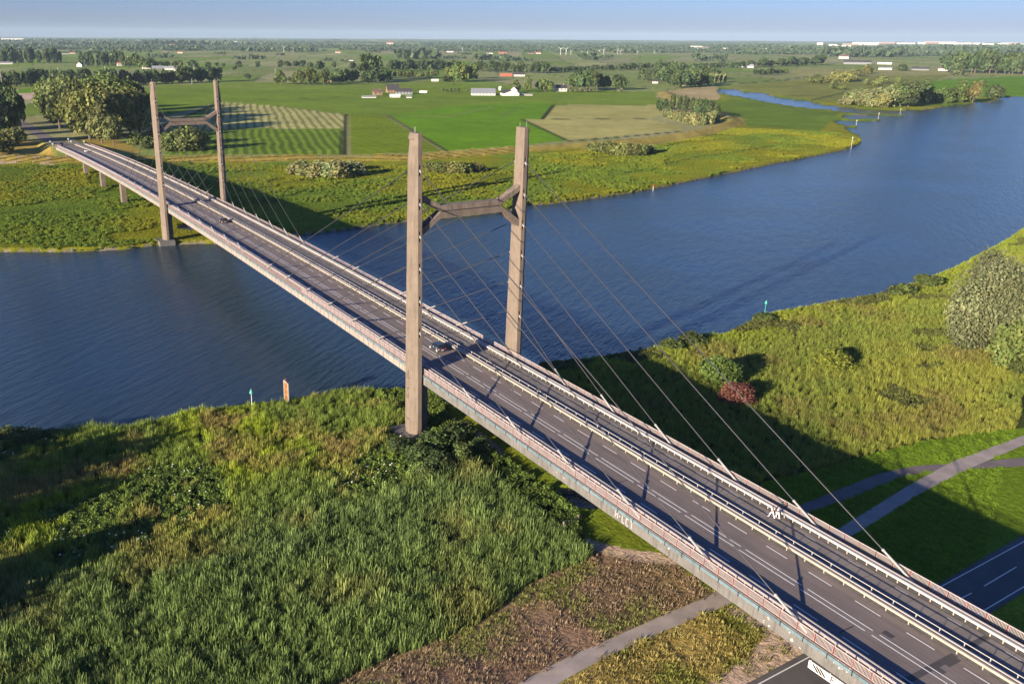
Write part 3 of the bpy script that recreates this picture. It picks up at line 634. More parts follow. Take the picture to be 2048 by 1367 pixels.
def tree_proto(kind, var, n, size):
    """crown and trunk meshes of one kind of tree, unit height and width"""
    key = (kind, var, n)
    if key not in PROTO:
        V, F, c = crown_geo(lobes_for(kind, 100+var*7+len(kind)), n, size, 40+var)
        co = fast_mesh('crown', V, F, M['leaf'], c, link=False)
        tb = trunk_mb(kind, var); tm = bpy.data.meshes.new('trunk'); tm.from_pydata(tb.v, [], tb.f); tm.materials.append(M['bark'])
        PROTO[key] = (co.data, tm)
    return PROTO[key]
def plant_tree(name, kind, x, y, h, wd, tint, label, group, n=1100, size=.055, parts=True, z=None, var=None):
    var = random.randrange(3) if var is None else var
    cm, tm = tree_proto(kind, var, n, size)
    if z is None: z = float(height(np.array([x]), np.array([y]))[0])
    r = empty(name, (x, y, z-.05), random.uniform(0, 6.28)); r.scale = (wd, wd, h)
    j = random.uniform(.8, 1.2); t = (tint[0]*j*random.uniform(.9, 1.12), tint[1]*j, tint[2]*j*random.uniform(.85, 1.15), 1)
    for nm, me in (('crown', cm), ('trunk', tm)):
        o = bpy.data.objects.new(nm, me); COL.objects.link(o); o.parent = r; o.color = t
    prop(r, label, 'tree' if 'tree' in name or name in ('willow', 'poplar') else 'shrub', group)
    return r
DK = (.075, .110, .040); MID = (.115, .150, .040); OLV = (.165, .180, .055); LGT = (.23, .25, .10); SIL = (.19, .205, .10)
def rows(pts):                                         # expand "x,y,h,w" rows given as endpoints with counts
    out = []
    for (a, b, n, jit) in pts:
        for i in range(n):
            t = (i+random.uniform(-.25, .25))/max(1, n-1); q = [a[k]+(b[k]-a[k])*t for k in range(4)]
            s = random.uniform(.85, 1.15); out.append((q[0]+random.uniform(-jit, jit), q[1]+random.uniform(-jit, jit), q[2]*s, q[3]*s))
    return out
def grove(name, kind, lst, tint, label, group, **k):
    for (x, y, h, wd) in lst: plant_tree(name, kind, x, y, h, wd, tint, label, group, **k)
FOREST = [(15,650.5,34.4,27.5),(19,601.1,34.9,27.9),(22.7,556.7,35.4,28.3),(26.6,529.8,29.3,23.5),(34.6,674.2,38.4,30.7),(36.9,617.6,39.4,31.5),(40.1,582.7,38.5,30.8),(45.7,564.2,36.8,29.4),(54.6,567.6,35.4,28.3),(65.6,586.6,32.9,26.3),(30.3,728.3,34.7,27.8),(47.8,742.5,34.3,27.5),(58.4,714.9,37.4,29.9),(62.9,670.5,38.4,30.7),(70.7,656.8,37.9,30.3),(83.2,665.8,33.6,26.9),(23.3,771.8,30,24),(41.1,876.4,27.4,24.7),(50,829.5,29.6,26.7),(70.1,833.9,28.7,25.9),(82.3,794,32.1,28.9),(89.6,758.6,33.1,29.8),(97.8,742.3,29.4,26.5),(82,641.5,28,22.4),(28.5,839.6,25.3,20.2)]
grove('tree', 'round', FOREST[:10], OLV, 'tall olive green tree at the front of the wood beside the far bridge approach', 'trees at the front of the wood by the far approach', n=2600, size=.036)
grove('tree', 'round', FOREST[10:], MID, 'dark tree crowded in the wood behind the far bridge approach', 'trees deeper in the wood by the far approach', n=2600, size=.036)
grove('tree', 'tall', [(-32,610.1,37.7,22.6),(-20.5,645.6,34,18.7),(-8.7,715.2,26,15.6),(-43.4,551,42,25.2),(-21.3,701.2,35.4,24.8),(-40.9,655.5,41.8,29.3)], DK, 'dark tree at the left edge of the photo across the road from the wood', 'trees left of the far approach road', n=2200, size=.04)
grove('shrub', 'bush', [(-42.6,507.1,15.1,19.7),(-33.5,539.6,14.3,17.2),(-50.1,488.2,14.7,19.1),(-24.6,569.2,10.8,13)], OLV, 'bushy shrub at the foot of the yellow approach embankment', 'shrubs at the foot of the embankment', n=1500, size=.05)
for t, lab in zip([(30.3,507.9,20.7,15.6)], ('bright pale green willow standing out before the dark wood',)): plant_tree('willow', 'round', *t, LGT, lab, None, n=2400, size=.038)
grove('shrub', 'bush', [(61.9,492.2,12.1,14.6),(61.6,464,14.5,17.4),(69,460.3,17.4,19.1),(77.4,462.3,15.3,16.8),(62.1,519.3,11.8,14.2),(74.3,499.4,13.9,16.6),(83.2,495,13.8,16.6),(49.9,485.3,9.7,12.6),(45.2,507.1,11.6,13.9)], MID, 'round green shrub in the thicket behind the far pylon', 'thicket behind the far pylon', n=1700, size=.045)
grove('shrub', 'bush', [(94.6,328.6,7.7,11.5),(96.7,319.2,8.7,12.2),(100.7,313.1,9.2,12.9),(105.4,308.7,9.7,13.6),(110.8,306,10.3,13.4),(118.5,308.2,9.8,12.8),(124.5,309.2,8.7,11.4),(104.9,345.3,6.7,10.1),(111.1,333.2,7.8,10.9),(118.5,327.2,8.4,11.7),(126.5,325.4,7.8,10.9)], LGT, 'grey green willow shrub in the long clump below the dike', 'willow clump below the dike', n=1500, size=.05)
grove('shrub', 'bush', [(167.2,302.6,6.6,9.9),(169.4,295,7.4,10.4),(174,290.5,8,11.2),(179.5,287.6,8,11.2),(188.3,289.7,6.6,9.2),(194.5,290.9,4.5,7.2)], OLV, 'olive willow shrub in the clump seen between the near pylon legs', 'willow clump between the near pylon legs', n=1500, size=.05)
grove('shrub', 'bush', [(312,333.1,7.2,10.9),(312.2,324,8.6,12),(312.9,314.9,9.2,12.9),(315.4,307.9,9.5,13.3),(319.6,303,9.5,13.3),(327.3,302,8.9,12.4),(339.4,307.5,7.2,10.1),(330,339.7,6.7,10),(335.4,324.5,7.3,11)], OLV, 'olive willow shrub in the clump beside the dike right of the near pylon', 'willow clump right of the near pylon', n=1500, size=.05)
grove('willow', 'bush', [(556.8,517.8,9.7,9.7),(546,498.7,10.5,10),(535.7,480.4,11.3,10.7),(529.5,466.7,11.6,11),(523.6,453.5,12.4,11.2),(521.4,444.1,12.8,11.5),(526.3,441.7,12.8,11.5),(534.9,442.8,12.9,11.6),(554.9,454.5,13.3,11.9)], LGT, 'pale willow in the front row of the triangular copse inside the dike', 'front row of the triangular copse', n=1200, size=.055)
grove('tree', 'tall', [(599.6,570.8,11.5,9.2),(620,583,11.8,8.3),(622.5,574.5,16.4,8.2),(624,566.5,15.2,9.1),(616.3,548.8,16.1,9.6),(604.2,527.3,16.8,11.8),(596.3,511.6,17.1,11.9),(588.7,496.4,17.3,12.1),(585.5,485.7,16.1,11.3),(581.5,475.8,13.8,9.6),(580.8,538.4,10,8),(556.8,476,13.5,9.5)], DK, 'dark tree in the middle of the triangular copse inside the dike', 'inner trees of the triangular copse', n=1100, size=.06)
ISLE = [(1280.8,903.9,18,23.5),(1294.2,898.2,14.1,18.3),(1362.8,925.6,23.1,25.4),(1361.8,906.8,21.9,24),(1425.6,939,18.4,22.1),(1636.2,1081.5,19.7,23.6),(1758.8,1141.1,24.9,27.3),(1157.5,777.6,14.4,17.3),(1144.1,754.8,10.6,14.9),(1320.2,834.1,12,17.9),(1376.4,845.2,16.4,19.7),(1420.9,844.4,13.6,13.6),(1300.8,932.6,10.2,16.3),(1302.3,808.1,9.8,16.7)]
grove('shrub', 'bush', ISLE, OLV, 'rounded willow shrub on the wet land behind the side channel', 'willow shrubs behind the side channel', n=1000, size=.06)
grove('tree', 'bush', [(912.4,572.1,17.2,20.6),(890.2,546.1,20.9,23),(876.4,526.7,21.9,24),(870.8,512.7,21.6,23.8),(872.3,503.8,18.9,22.6),(861.8,541.9,10.9,16.3),(888,504.6,28.6,21.5),(936.1,551.9,21.6,23.8)], LGT, 'pale bushy willow crowded at the point where the side channel joins the river', 'pale willows on the channel point', n=1400, size=.05)
grove('tree', 'round', [(899.8,499.1,23.3,23.3),(908.5,495.1,24.8,23.5),(941,505.2,25.5,25.5),(956.7,506.6,21.5,21.5),(989.2,518.3,13.2,17.2)], DK, 'dark tree on the far river bank right of the pale willows', 'dark trees on the far river bank', n=1400, size=.05)
grove('tree', 'bush', [(1012.1,526.2,18,19.8),(1013.8,516.1,22.4,22.4),(1030.8,517.6,21.2,21.2),(1037.8,514.4,21.2,21.2),(1055.1,515.9,20,20)], MID, 'green bushy tree in the waterside group near the right edge', 'green waterside group near the right edge', n=1400, size=.05)
for t in [(1054.8,506.6,25.2,18.9)]: plant_tree('tree', 'round', *t, (.15, .135, .045), 'yellowish open tree at the end of the waterside group near the right edge', None, n=1100, size=.05)
for t in [(1171.5,544.4,20,23)]: plant_tree('tree', 'bush', *t, DK, 'single dark rounded tree at the water near the right edge', None, n=1400, size=.05)
grove('shrub', 'bush', [(1400.1,782.8,12.2,13.5),(1411.3,728.4,13.1,15.7),(1427.3,705.6,14.1,15.6),(1380,808.5,11.2,11.2)], MID, 'lone round shrub out in the bright meadow beyond the river', 'lone shrubs in the far meadow', n=700, size=.075)
for t in [(1851.8,994.7,19.6,31.4)]: plant_tree('willow', 'bush', *t, SIL, 'silvery wide willow in front of the dark wood at the right', None, n=900, size=.065)
for t in [(2012.8,1228.9,19,28.5)]: plant_tree('tree', 'bush', *t, DK, 'dark dome shaped tree beside the long dark barn at the right', None, n=800, size=.07)
F = dict(n=560, size=.085)
def rowpx(a, b, n, jit): return rows([(a[0], b[0], n, jit)])
grove('tree', 'round', rowpx([(2033.5,1123.2,38.8,31)], [(2077.8,986.3,42.6,34.1)], 15, 12)+rowpx([(2248.8,1246.2,41.1,32.9)], [(2356.2,1132.8,44.9,35.9)], 11, 20), DK, 'dark tree in the big wood near the right edge', 'trees of the big wood at the right', **F)
grove('tree', 'round', [(756.9,911.3,23.6,18.8),(757.8,897.5,26.5,21.2),(767.2,893.4,28.1,22.5),(776.7,889.2,27.4,21.9),(792.4,895.7,23.7,19),(812.7,972.5,26.7,21.3),(831.5,964.3,28.4,22.8)], DK, 'large dark tree in the dense clump beside the white farmhouse', 'dense clump beside the white farmhouse', n=1000, size=.06)
grove('tree', 'round', [(811.8,900.8,20,15),(817.7,884.5,20.7,16.6),(826.6,880.6,18.4,16.5)], DK, 'dark round tree standing right of the dense clump by the farmhouse', 'round trees right of the dense clump', n=1000, size=.06)
grove('willow', 'round', [(722.9,874.3,6.8,6.8),(729.4,871.4,6.8,6.8),(736,868.5,6.8,6.8),(742.5,865.6,6.8,6.8),(749.1,862.6,6.8,6.8),(755.6,859.7,6.9,6.9),(789.9,844.5,6.1,6.1)], SIL, 'small pale pollard willow lined up before the dense clump', 'pollard willows before the dense clump', **F)
grove('tree', 'round', [(660,914.8,16.6,12.4),(667.5,898.9,20.2,13.1),(689.5,901.7,16.6,11.7),(697.4,898.2,16.7,11.7),(704,895.3,15.2,12.1)], MID, 'tree in the row behind the white barn farm', 'trees behind the white barn farm', n=800, size=.07)
grove('tree', 'round', [(720.6,1195.9,25.4,20.4),(721.2,1177.3,30.6,21.4),(730.6,1173.3,30.6,21.4),(749.3,1183.8,27.3,19.1),(784.7,1226.6,24.5,19.6),(783.1,1267.8,28.9,23.1)], MID, 'tall tree in the clump with a long shadow in the meadow', 'clump with the long meadow shadow', n=800, size=.07)
for t in [(715.1,1198.2,13.6,15)]: plant_tree('tree', 'bush', *t, DK, 'low dark tree at the left foot of the meadow clump', None, **F)
grove('tree', 'round', [(586.5,1270.9,27.3,24.6),(604.4,1282.3,42.3,29.6),(614.8,1278,38.7,27.1),(599.6,1228.6,25,22.5),(627.5,1253.7,21.9,21.9),(562.6,1244.2,21.4,21.4),(545,1233.9,21.1,21.1),(571.3,1205.3,22.7,22.7),(668.5,1357.2,25.4,22.8),(527.8,1223.8,19.2,19.2)], DK, 'tall dark tree in the big clump left of the farms', 'big tree clump left of the farms', n=800, size=.07)
grove('tree', 'round', [(429,1232.2,22.2,20),(449.3,1223.6,18.8,16.9),(453.8,1205.3,20.3,16.2),(463.9,1201,23.6,16.5),(472.5,1197.3,21.9,17.6),(479.7,1178.2,21.7,17.4),(527.4,1259.1,14.2,14.2),(421,1235.6,10.2,10.2)], MID, 'tree in the garden row around the half hidden house', 'trees around the half hidden house', n=700, size=.07)
grove('tree', 'round', [(731.3,2035,13.5,17.6),(735.5,1994.2,14.6,17.6),(741.7,1953.8,15.7,18.9),(757.6,1948,15.7,18.9),(760.2,1909.9,14.2,17),(696.9,1701.5,23.3,21),(666.5,1599.1,11,13.2),(786.9,1828.8,17.6,14),(689.4,1590.1,9.9,13.9),(702.8,1584.8,9.9,13.9),(788.6,1728.4,19.2,17.3),(681.3,1903,11.4,13.7)], DK, 'dark tree scattered along the lane left of the tall clump', 'trees along the lane left of the tall clump', **F)
grove('tree', 'round', rowpx([(34.4,1324.8,19.7,15.7)], [(71.2,1323.6,19.7,15.8)], 8, 4)+rowpx([(75.5,1336.6,21.6,17.3)], [(144.9,1322.1,21.5,17.2)], 13, 4), DK, 'bare stemmed tree in the close roadside row at the far left', 'roadside row at the far left', n=640, size=.075)
grove('tree', 'round', rowpx([(160.2,1285.1,21,16.8)], [(357.1,1348.8,21.7,18.4)], 30, 8), DK, 'dark tree in the roadside belt above the far wood', 'roadside belt above the far wood', n=640, size=.075)
grove('poplar', 'tall', rowpx([(128.9,2502.8,37,18.5)], [(279.9,2498.9,35.7,17.8)], 20, 6), DK, 'tall slim tree in the plantation block at the far left', 'plantation block at the far left', **F)
grove('poplar', 'tall', rowpx([(288.4,2233.3,33.6,16.8)], [(386.6,2198.3,33.3,16.7)], 14, 6), DK, 'tall slim tree in the plantation block behind the red roofed house', 'plantation block behind the red roofed house', **F)
grove('tree', 'round', [(375.3,2087.4,26.5,26.5),(376,2016,35.9,25.2),(381.4,1979.9,27.8,25),(393.8,1975.3,22.7,22.7),(413.6,2002.1,17.9,19.7),(442.2,2063,15.8,17.4),(465,2092.2,14.7,16.2),(481.6,2086.1,14.7,16.2),(494.9,2081.3,14.7,16.2)], MID, 'tree behind the grey barns at the left', 'trees behind the grey barns', **F)
grove('tree', 'round', [(492.8,1972.8,19.1,24.9),(524.8,1961,15.3,18.3),(563.8,2018.7,10.5,10.5),(589.9,2046.9,9.3,9.3),(590.2,1936.7,15.3,18.3),(643.5,1952.8,14.2,12.8),(545.2,1820.9,10.8,10.8),(434.7,1411.9,10.5,13.6)], DK, 'lone spreading tree along the field track', 'spreading trees along the field track', **F)
grove('tree', 'round', rowpx([(837.6,1647.4,22.3,20)], [(1000.8,1647.8,21.9,19.7)], 16, 6), DK, 'dark tree in the long lane row behind the farms', 'long lane row behind the farms', **F)
grove('tree', 'round', rowpx([(700,1366,11.9,9.5)], [(774.6,1335.5,12.9,10.3)], 10, 3), MID, 'small tree spaced out along the meadow edge behind the dark farm', 'small spaced trees behind the dark farm', **F)
grove('tree', 'round', rowpx([(1011.7,1580.4,21.4,19.2)], [(1099.8,1428.8,19.5,19.5)], 17, 8), DK, 'dark tree in the lane belt by the red sheds', 'lane belt by the red sheds', **F)
grove('tree', 'round', rowpx([(1141.7,1469.9,10.6,10.6)], [(1264.4,1483.3,11.1,11.1)], 15, 2)+rowpx([(1291.1,1504.8,12.5,12.5)], [(1543.6,1510.8,18.9,17)], 22, 4), DK, 'small round tree in the even roadside row beyond the meadows', 'even roadside row beyond the meadows', **F)
grove('tree', 'round', [(558.8,947.2,5.2,4.6),(563.2,945.2,5.2,4.6),(568.3,942.9,5.2,4.6),(573.5,940.7,5.2,4.6),(578.6,938.4,5.2,4.6),(590.1,933.3,5.2,4.7),(615.7,947.3,5.3,4.7)], MID, 'small clipped tree in the short row left of the grey barn', 'short row left of the grey barn', **F)
WOODM = rowpx([(1085.7,1101.2,19.9,17.9)], [(994.5,893.5,22.7,18.1)], 12, 10)+rowpx([(1258.4,1258.8,27.1,21.7)], [(1207.7,1050.4,20.5,18.4)], 13, 14)+rowpx([(933.2,890.3,20.3,16.2)], [(1026,911.1,21.4,17.1)], 8, 6)
grove('tree', 'round', WOODM, DK, 'dark tree in the village wood with red roofs beyond the copse', 'village wood beyond the copse', n=640, size=.075)
grove('willow', 'tall', [(1058.4,946.3,16.5,8.3),(1077.1,955.3,16.8,8.4),(1096.2,964.6,17,8.5),(1115.7,974,17.2,8.6),(1135.7,983.7,16.4,8.2),(1156.2,993.6,14.7,8.8)], LGT, 'pale slim tree at the right end of the village wood', 'pale trees at the end of the village wood', **F)
grove('tree', 'round', rowpx([(1602.6,1524.8,12.4,14.9)], [(1740.8,1510.9,14.3,17.2)], 10, 4)+rowpx([(1747.1,1508.6,15.8,19)], [(2242.7,1631.5,25.6,28.1)], 20, 6)+rowpx([(1453.1,1180.8,13,14.3)], [(1558.6,1192.3,12.3,13.6)], 8, 4), DK, 'dark tree in the road belt running to the bridge road at the right', 'road belt at the right', **F)
# --- the near bushes
def near_shrub(x, y, h, wd, tint, label, n, size, seed, name='shrub', lum=(.6, 1.3), tr=None, group=None, kind='bush'):
    V, F_, c = crown_geo(lobes_for(kind, seed), n, size, seed, .45, lum); r = empty(name, (x, y, GZ-.1)); r.scale = (wd, wd, h)
    o = fast_mesh('crown', V, F_, M['leaf'], c, parent=r); o.color = (*tint, 1)
    t = trunk_mb(kind, seed).build('trunk', M['bark'], r); prop(r, label, 'tree' if name in ('willow', 'tree') else 'shrub', group); return r
for (x, y, h, wd), k in zip([(139.4,-21.8,26.6,20.7),(168.2,-9.3,22.4,15.7),(144,-33.4,25.4,20.3)], range(3)):
    near_shrub(x, y, h, wd, SIL if k < 2 else (.16, .175, .08), ('big silvery willow standing on the near river bank at the right edge', 'second silvery willow, behind the biggest one at the right edge', 'greener willow cut by the right edge of the photo')[k], 26000, .0115, 300+k, 'willow', kind='bush')
for (x, y, h, wd), k in zip([(161,-19.5,13.3,14.6),(129.1,-38.1,14.5,13.1)], range(2)):
    near_shrub(x, y, h, wd, (.12, .15, .04), ('low green willow shrub between the silvery willows', 'bright green shrub in front of the willow at the right edge')[k], 7000, .026, 310+k)
for (x, y, h, wd) in [(56.6,-19.7,5.4,8)]: near_shrub(x, y, h, wd, (.19, .075, .055), 'reddish brown bush in the reeds on the right bank', 5000, .028, 320)
for (x, y, h, wd) in [(61.8,-10.2,7.6,9.5)]: near_shrub(x, y, h, wd, (.11, .165, .035), 'leafy green bush beside the reddish bush on the right bank', 5000, .032, 321)
for (x, y, h, wd) in [(93.7,-15.1,5.6,9.6)]: near_shrub(x, y, h, wd, (.19, .215, .03), 'bright yellow green bush alone in the reeds on the right bank', 4500, .03, 322)
for k, (x, y, h, wd) in enumerate([(-12.4,-9.4,5.6,6.2),(-8,-8.9,5.4,5.9),(-4.4,-7.6,4.6,5.5),(-16.7,-11.7,4.5,5.9),(-15.4,-16.8,4.8,5.8),(-10.3,-16.2,4.9,5.4),(-4.8,-13.5,3.9,4.6),(-18,-6.4,3.7,5.5),(-18.8,-18.2,3.6,5.1)]):
    near_shrub(x, y, h, wd, ((.075, .115, .035), (.06, .09, .03), (.10, .135, .04))[k % 3], 'dark leafy shrub growing round the foot of the near pylon', 3600, .036, 330+k, group='shrubs round the near pylon foot')
for k, (x, y, h, wd) in enumerate([(-78.2,32.1,3.2,7.1),(-81.7,32.7,3.7,6.6),(-73.8,31.2,2.1,4.3),(166.4,15.6,4.6,8.8),(183.1,18.3,4.5,9),(76.6,12.6,3.8,7.3),(69.3,13,3.2,6.4),(108.8,18.1,2.7,6)]):
    near_shrub(x, y, h, wd, (.10, .13, .035), ('low bush on the near waterline at the left edge' if k < 3 else 'low bush on the near waterline right of the bridge'), 2200, .04, 350+k, group='bushes on the left waterline' if k < 3 else 'bushes on the right waterline')
# tall trees just left of the picture, whose shadows fall into it
for k, (x, y, h, wd) in enumerate(((-128, 0, 19, 17), (-140, -18, 20, 18), (-122, -30, 16, 15), (-150, 6, 22, 18), (-133, 16, 15, 14), (-160, -30, 20, 18))):
    plant_tree('tree', 'round', x, y, h, wd, MID, 'bank tree outside the left edge of the photo', 'trees outside the left edge', n=2600, size=.036, z=GZ)

# --- reeds, herbs and grass: far too many to count, instanced tufts
def blade_tuft(name, n, r0, h, wd, lean, seed, plume=0):
    r = np.random.default_rng(seed); V = []; Q = []; c = []
    for i in range(n):
        a = r.uniform(0, 6.28); q = r0*r.random()**.5; b = np.array([q*math.cos(a), q*math.sin(a), 0]); d = np.array([math.cos(a+r.normal()*.8), math.sin(a+r.normal()*.8), 0])
        H = h*r.uniform(.6, 1.1); ln = lean*r.uniform(.2, 1.2); s = np.array([-d[1], d[0], 0])*wd*r.uniform(.6, 1.2); lm = r.uniform(.65, 1.3)
        pts = [b, b+np.array([0, 0, H*.55])+d*ln*.3, b+np.array([0, 0, H])+d*ln]
        k = len(V)
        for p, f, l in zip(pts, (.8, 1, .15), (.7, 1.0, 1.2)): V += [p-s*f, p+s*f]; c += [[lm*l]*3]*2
        Q += [[k, k+1, k+3, k+2], [k+2, k+3, k+5, k+4]]
    return fast_mesh(name, np.array(V), np.array(Q), M['blade'], np.array(c, np.float32), link=False)
def herb_tuft(name, n, rad, h, s, seed):
    V, F_, c = crown_geo([(0, 0, h*.5, rad, h*.5), (rad*.5, .1, h*.45, rad*.6, h*.5), (-.3*rad, .4*rad, h*.5, rad*.6, h*.55)], n, s, seed, .6, (.7, 1.25))
    return fast_mesh(name, V, F_, M['blade'], c, link=False)
TUFT = {'reed': [blade_tuft('reed_tuft', 26, .55, 1.75, .050, .55, 1), blade_tuft('reed_tuft', 22, .5, 2.0, .055, .7, 2), blade_tuft('reed_tuft', 30, .6, 1.5, .045, .5, 3)],
        'herb': [herb_tuft('herb_tuft', 110, .55, .95, .10, 4), herb_tuft('herb_tuft', 90, .6, .8, .11, 5)],
        'grass': [blade_tuft('grass_tuft', 34, .5, .34, .03, .22, 6), blade_tuft('grass_tuft', 34, .55, .28, .03, .2, 7)],
        'dry': [blade_tuft('dry_tuft', 30, .5, .40, .035, .35, 8), blade_tuft('dry_tuft', 26, .55, .30, .035, .4, 9)],
        'flower': [herb_tuft('flower_head', 12, .16, .16, .09, 10)]}
def gn_tree(protos):
    g = bpy.data.node_groups.new('scatter_tufts', 'GeometryNodeTree'); g.interface.new_socket('Geometry', in_out='INPUT', socket_type='NodeSocketGeometry'); g.interface.new_socket('Geometry', in_out='OUTPUT', socket_type='NodeSocketGeometry')
    N = g.nodes.new; L = g.links.new; gi = N('NodeGroupInput'); go = N('NodeGroupOutput'); ip = N('GeometryNodeInstanceOnPoints'); g2 = N('GeometryNodeGeometryToInstance')
    for p in protos:
        oi = N('GeometryNodeObjectInfo'); oi.inputs['Object'].default_value = p; L(oi.outputs['Geometry'], g2.inputs[0])
    L(gi.outputs[0], ip.inputs['Points']); L(g2.outputs[0], ip.inputs['Instance']); ip.inputs['Pick Instance'].default_value = True
    rv = N('FunctionNodeRandomValue'); rv.data_type = 'FLOAT_VECTOR'; rv.inputs['Min'].default_value = (0, 0, 0); rv.inputs['Max'].default_value = (.12, .12, 6.283)
    er = N('FunctionNodeEulerToRotation'); L(rv.outputs[0], er.inputs[0]); L(er.outputs[0], ip.inputs['Rotation'])
    sc = N('GeometryNodeInputNamedAttribute'); sc.data_type = 'FLOAT'; sc.inputs['Name'].default_value = 'scl'; L(sc.outputs[0], ip.inputs['Scale'])
    L(ip.outputs[0], go.inputs[0]); return g
def scatter(name, kind, x, y, z, tint, scl, label):
    me = bpy.data.meshes.new(name); n = len(x); me.vertices.add(n); me.vertices.foreach_set('co', np.stack([x, y, z], 1).astype(np.float32).ravel())
    a = me.attributes.new('tint', 'FLOAT_COLOR', 'POINT'); c = np.ones((n, 4), np.float32); c[:, :3] = tint; a.data.foreach_set('color', c.ravel())
    a = me.attributes.new('scl', 'FLOAT', 'POINT'); a.data.foreach_set('value', scl.astype(np.float32)); me.update()
    o = bpy.data.objects.new(name, me); COL.objects.link(o); md = o.modifiers.new('scatter', 'NODES'); md.node_group = gn_tree(TUFT[kind])
    prop(o, label, 'plants', kind='stuff'); return o
def sample(poly, dens, excl=(), seed=0):
    r = np.random.default_rng(seed); x0 = min(p[0] for p in poly); x1 = max(p[0] for p in poly); y0 = min(p[1] for p in poly); y1 = max(p[1] for p in poly)
    x0, x1, y0, y1 = max(x0, -118), min(x1, 760), max(y0, -125), min(y1, 470)
    n = int((x1-x0)*(y1-y0)*dens); x = r.uniform(x0, x1, n); y = r.uniform(y0, y1, n); m = in_poly(x, y, poly)
    a = np.arctan2(x-CAM.x, y-CAM.y); m &= (a > math.radians(-8)) & (a < math.radians(66))
    x, y = x[m], y[m]; sd = river_sd(x, y); m = sd > .35
    for e in excl: m &= ~in_poly(x, y, e)
    m &= ~((np.abs(x) > 8.8) & (np.abs(x) < 15.5) & (np.minimum(np.abs(y), np.abs(y-193.75)) < 4.2))
    return x[m], y[m], sd[m]
def mixn(a, b, k): return a*(1-k[:, None])+b*k[:, None]
CYC = [(-34.8,-67.9),(-28.2,-67),(-11.9,-66.4),(0.2,-66.1),(30.9,-63.2),(56.4,-59.4),(71.6,-57.8),(94.3,-57.9),(143.9,-58.3),(137.1,-61.2),(89.2,-60.5),(68.6,-61.3),(54.2,-62.5),(31.5,-65.7),(-0.1,-69),(-12.4,-69.1),(-20.8,-69.2),(-29.8,-70.3)]
SIDEP = [(26.1,-56),(31.9,-55.2),(44.8,-54.7),(54.3,-54.3),(62.3,-55.6),(68.9,-58),(83.9,-63.3),(109.6,-72.6),(104.6,-74.7),(80.3,-65.3),(67.3,-59.8),(61.9,-58),(56.4,-57),(44.7,-57.7),(32.3,-57.5),(24.9,-58)]
ROADP = RL+RR[::-1]
REEDC, BLUEG, YELG, OLIVE, NETT = C(.20, .27, .045), C(.165, .235, .070), C(.30, .37, .025), C(.31, .26, .075), C(.125, .185, .035)
x, y, sd = sample(NEARLEFT, 2.6, (TRACKZ,), 1)
k1 = np.clip((fbm(x, y, 22, 51, 3)-.42)*5, 0, 1); k2 = np.clip((fbm(x, y, 11, 61, 3)-.55)*6, 0, 1); k3 = np.clip((fbm(x, y, 15, 71, 3)-.56)*7, 0, 1); low = np.clip((-2-y+30*(fbm(x, y, 26, 57, 3)-.5))/22, 0, 1)
c = mixn(np.broadcast_to(YELG, (len(x), 3)), REEDC, k1); c = mixn(c, BLUEG, low*.9); c = mixn(c, OLIVE, k2*(1-.55*low)); c = c*RNG.uniform(.72, 1.28, len(x))[:, None]
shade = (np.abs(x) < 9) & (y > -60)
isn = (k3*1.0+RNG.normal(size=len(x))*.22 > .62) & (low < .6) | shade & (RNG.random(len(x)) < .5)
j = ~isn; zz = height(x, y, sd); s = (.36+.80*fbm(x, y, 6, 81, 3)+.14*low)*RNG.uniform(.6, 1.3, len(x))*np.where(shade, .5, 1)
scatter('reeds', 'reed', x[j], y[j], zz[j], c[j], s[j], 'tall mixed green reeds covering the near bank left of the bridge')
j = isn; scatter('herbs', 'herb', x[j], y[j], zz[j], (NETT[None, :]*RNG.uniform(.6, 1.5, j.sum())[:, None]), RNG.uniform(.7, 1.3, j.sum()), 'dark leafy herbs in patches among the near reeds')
fl = np.where(isn & (fbm(x, y, 8, 91, 2) > .50) & (RNG.random(len(x)) < .10) & (x < -9))[0]; scatter('white_flowers', 'flower', x[fl], y[fl], zz[fl]+1.15, np.broadcast_to(C(.75, .75, .68), (len(fl), 3)), RNG.uniform(.5, 1.1, len(fl)), 'scattered white flower heads over the dark herbs')
x, y, sd = sample(NEARRIGHT, 2.2, (), 2)
k1 = np.clip((fbm(x, y, 24, 52, 3)-.42)*5, 0, 1); k2 = np.clip((fbm(x, y, 13, 62, 3)-.60)*7, 0, 1); k3 = np.clip((fbm(x, y, 18, 72, 3)-.60)*7, 0, 1); bank = np.clip(1-sd/16, 0, 1)
c = mixn(np.broadcast_to(C(.22, .265, .045), (len(x), 3)), C(.28, .295, .048), k1); c = mixn(c, YELG, bank*.75); c = mixn(c, OLIVE*.75, k2*.7); c = c*RNG.uniform(.75, 1.25, len(x))[:, None]
zz = height(x, y, sd); s = (.55+.25*fbm(x, y, 9, 82, 2)-.15*bank)*RNG.uniform(.75, 1.2, len(x)); j = k3 < .6
scatter('reeds', 'reed', x[j], y[j], zz[j], c[j], s[j], 'olive green reed field on the near bank right of the bridge')
j = ~j; scatter('herbs', 'herb', x[j], y[j], zz[j], (C(.12, .135, .035)[None, :]*RNG.uniform(.6, 1.5, j.sum())[:, None]), RNG.uniform(.6, 1.1, j.sum()), 'brownish herbs in the reed field on the right bank')
x, y, sd = sample(VERGE, 2.6, (CYC, SIDEP, ROADP), 3); c = C(.17, .27, .018)[None, :]*RNG.uniform(.7, 1.25, len(x))[:, None]*(.8+.4*fbm(x, y, 10, 33))[:, None]
scatter('verge_grass', 'grass', x, y, np.full(len(x), GZ), c, RNG.uniform(.5, 1.1, len(x)), 'short bright grass on the verges beside the paths and road')
xs, ys_, cs = [], [], []
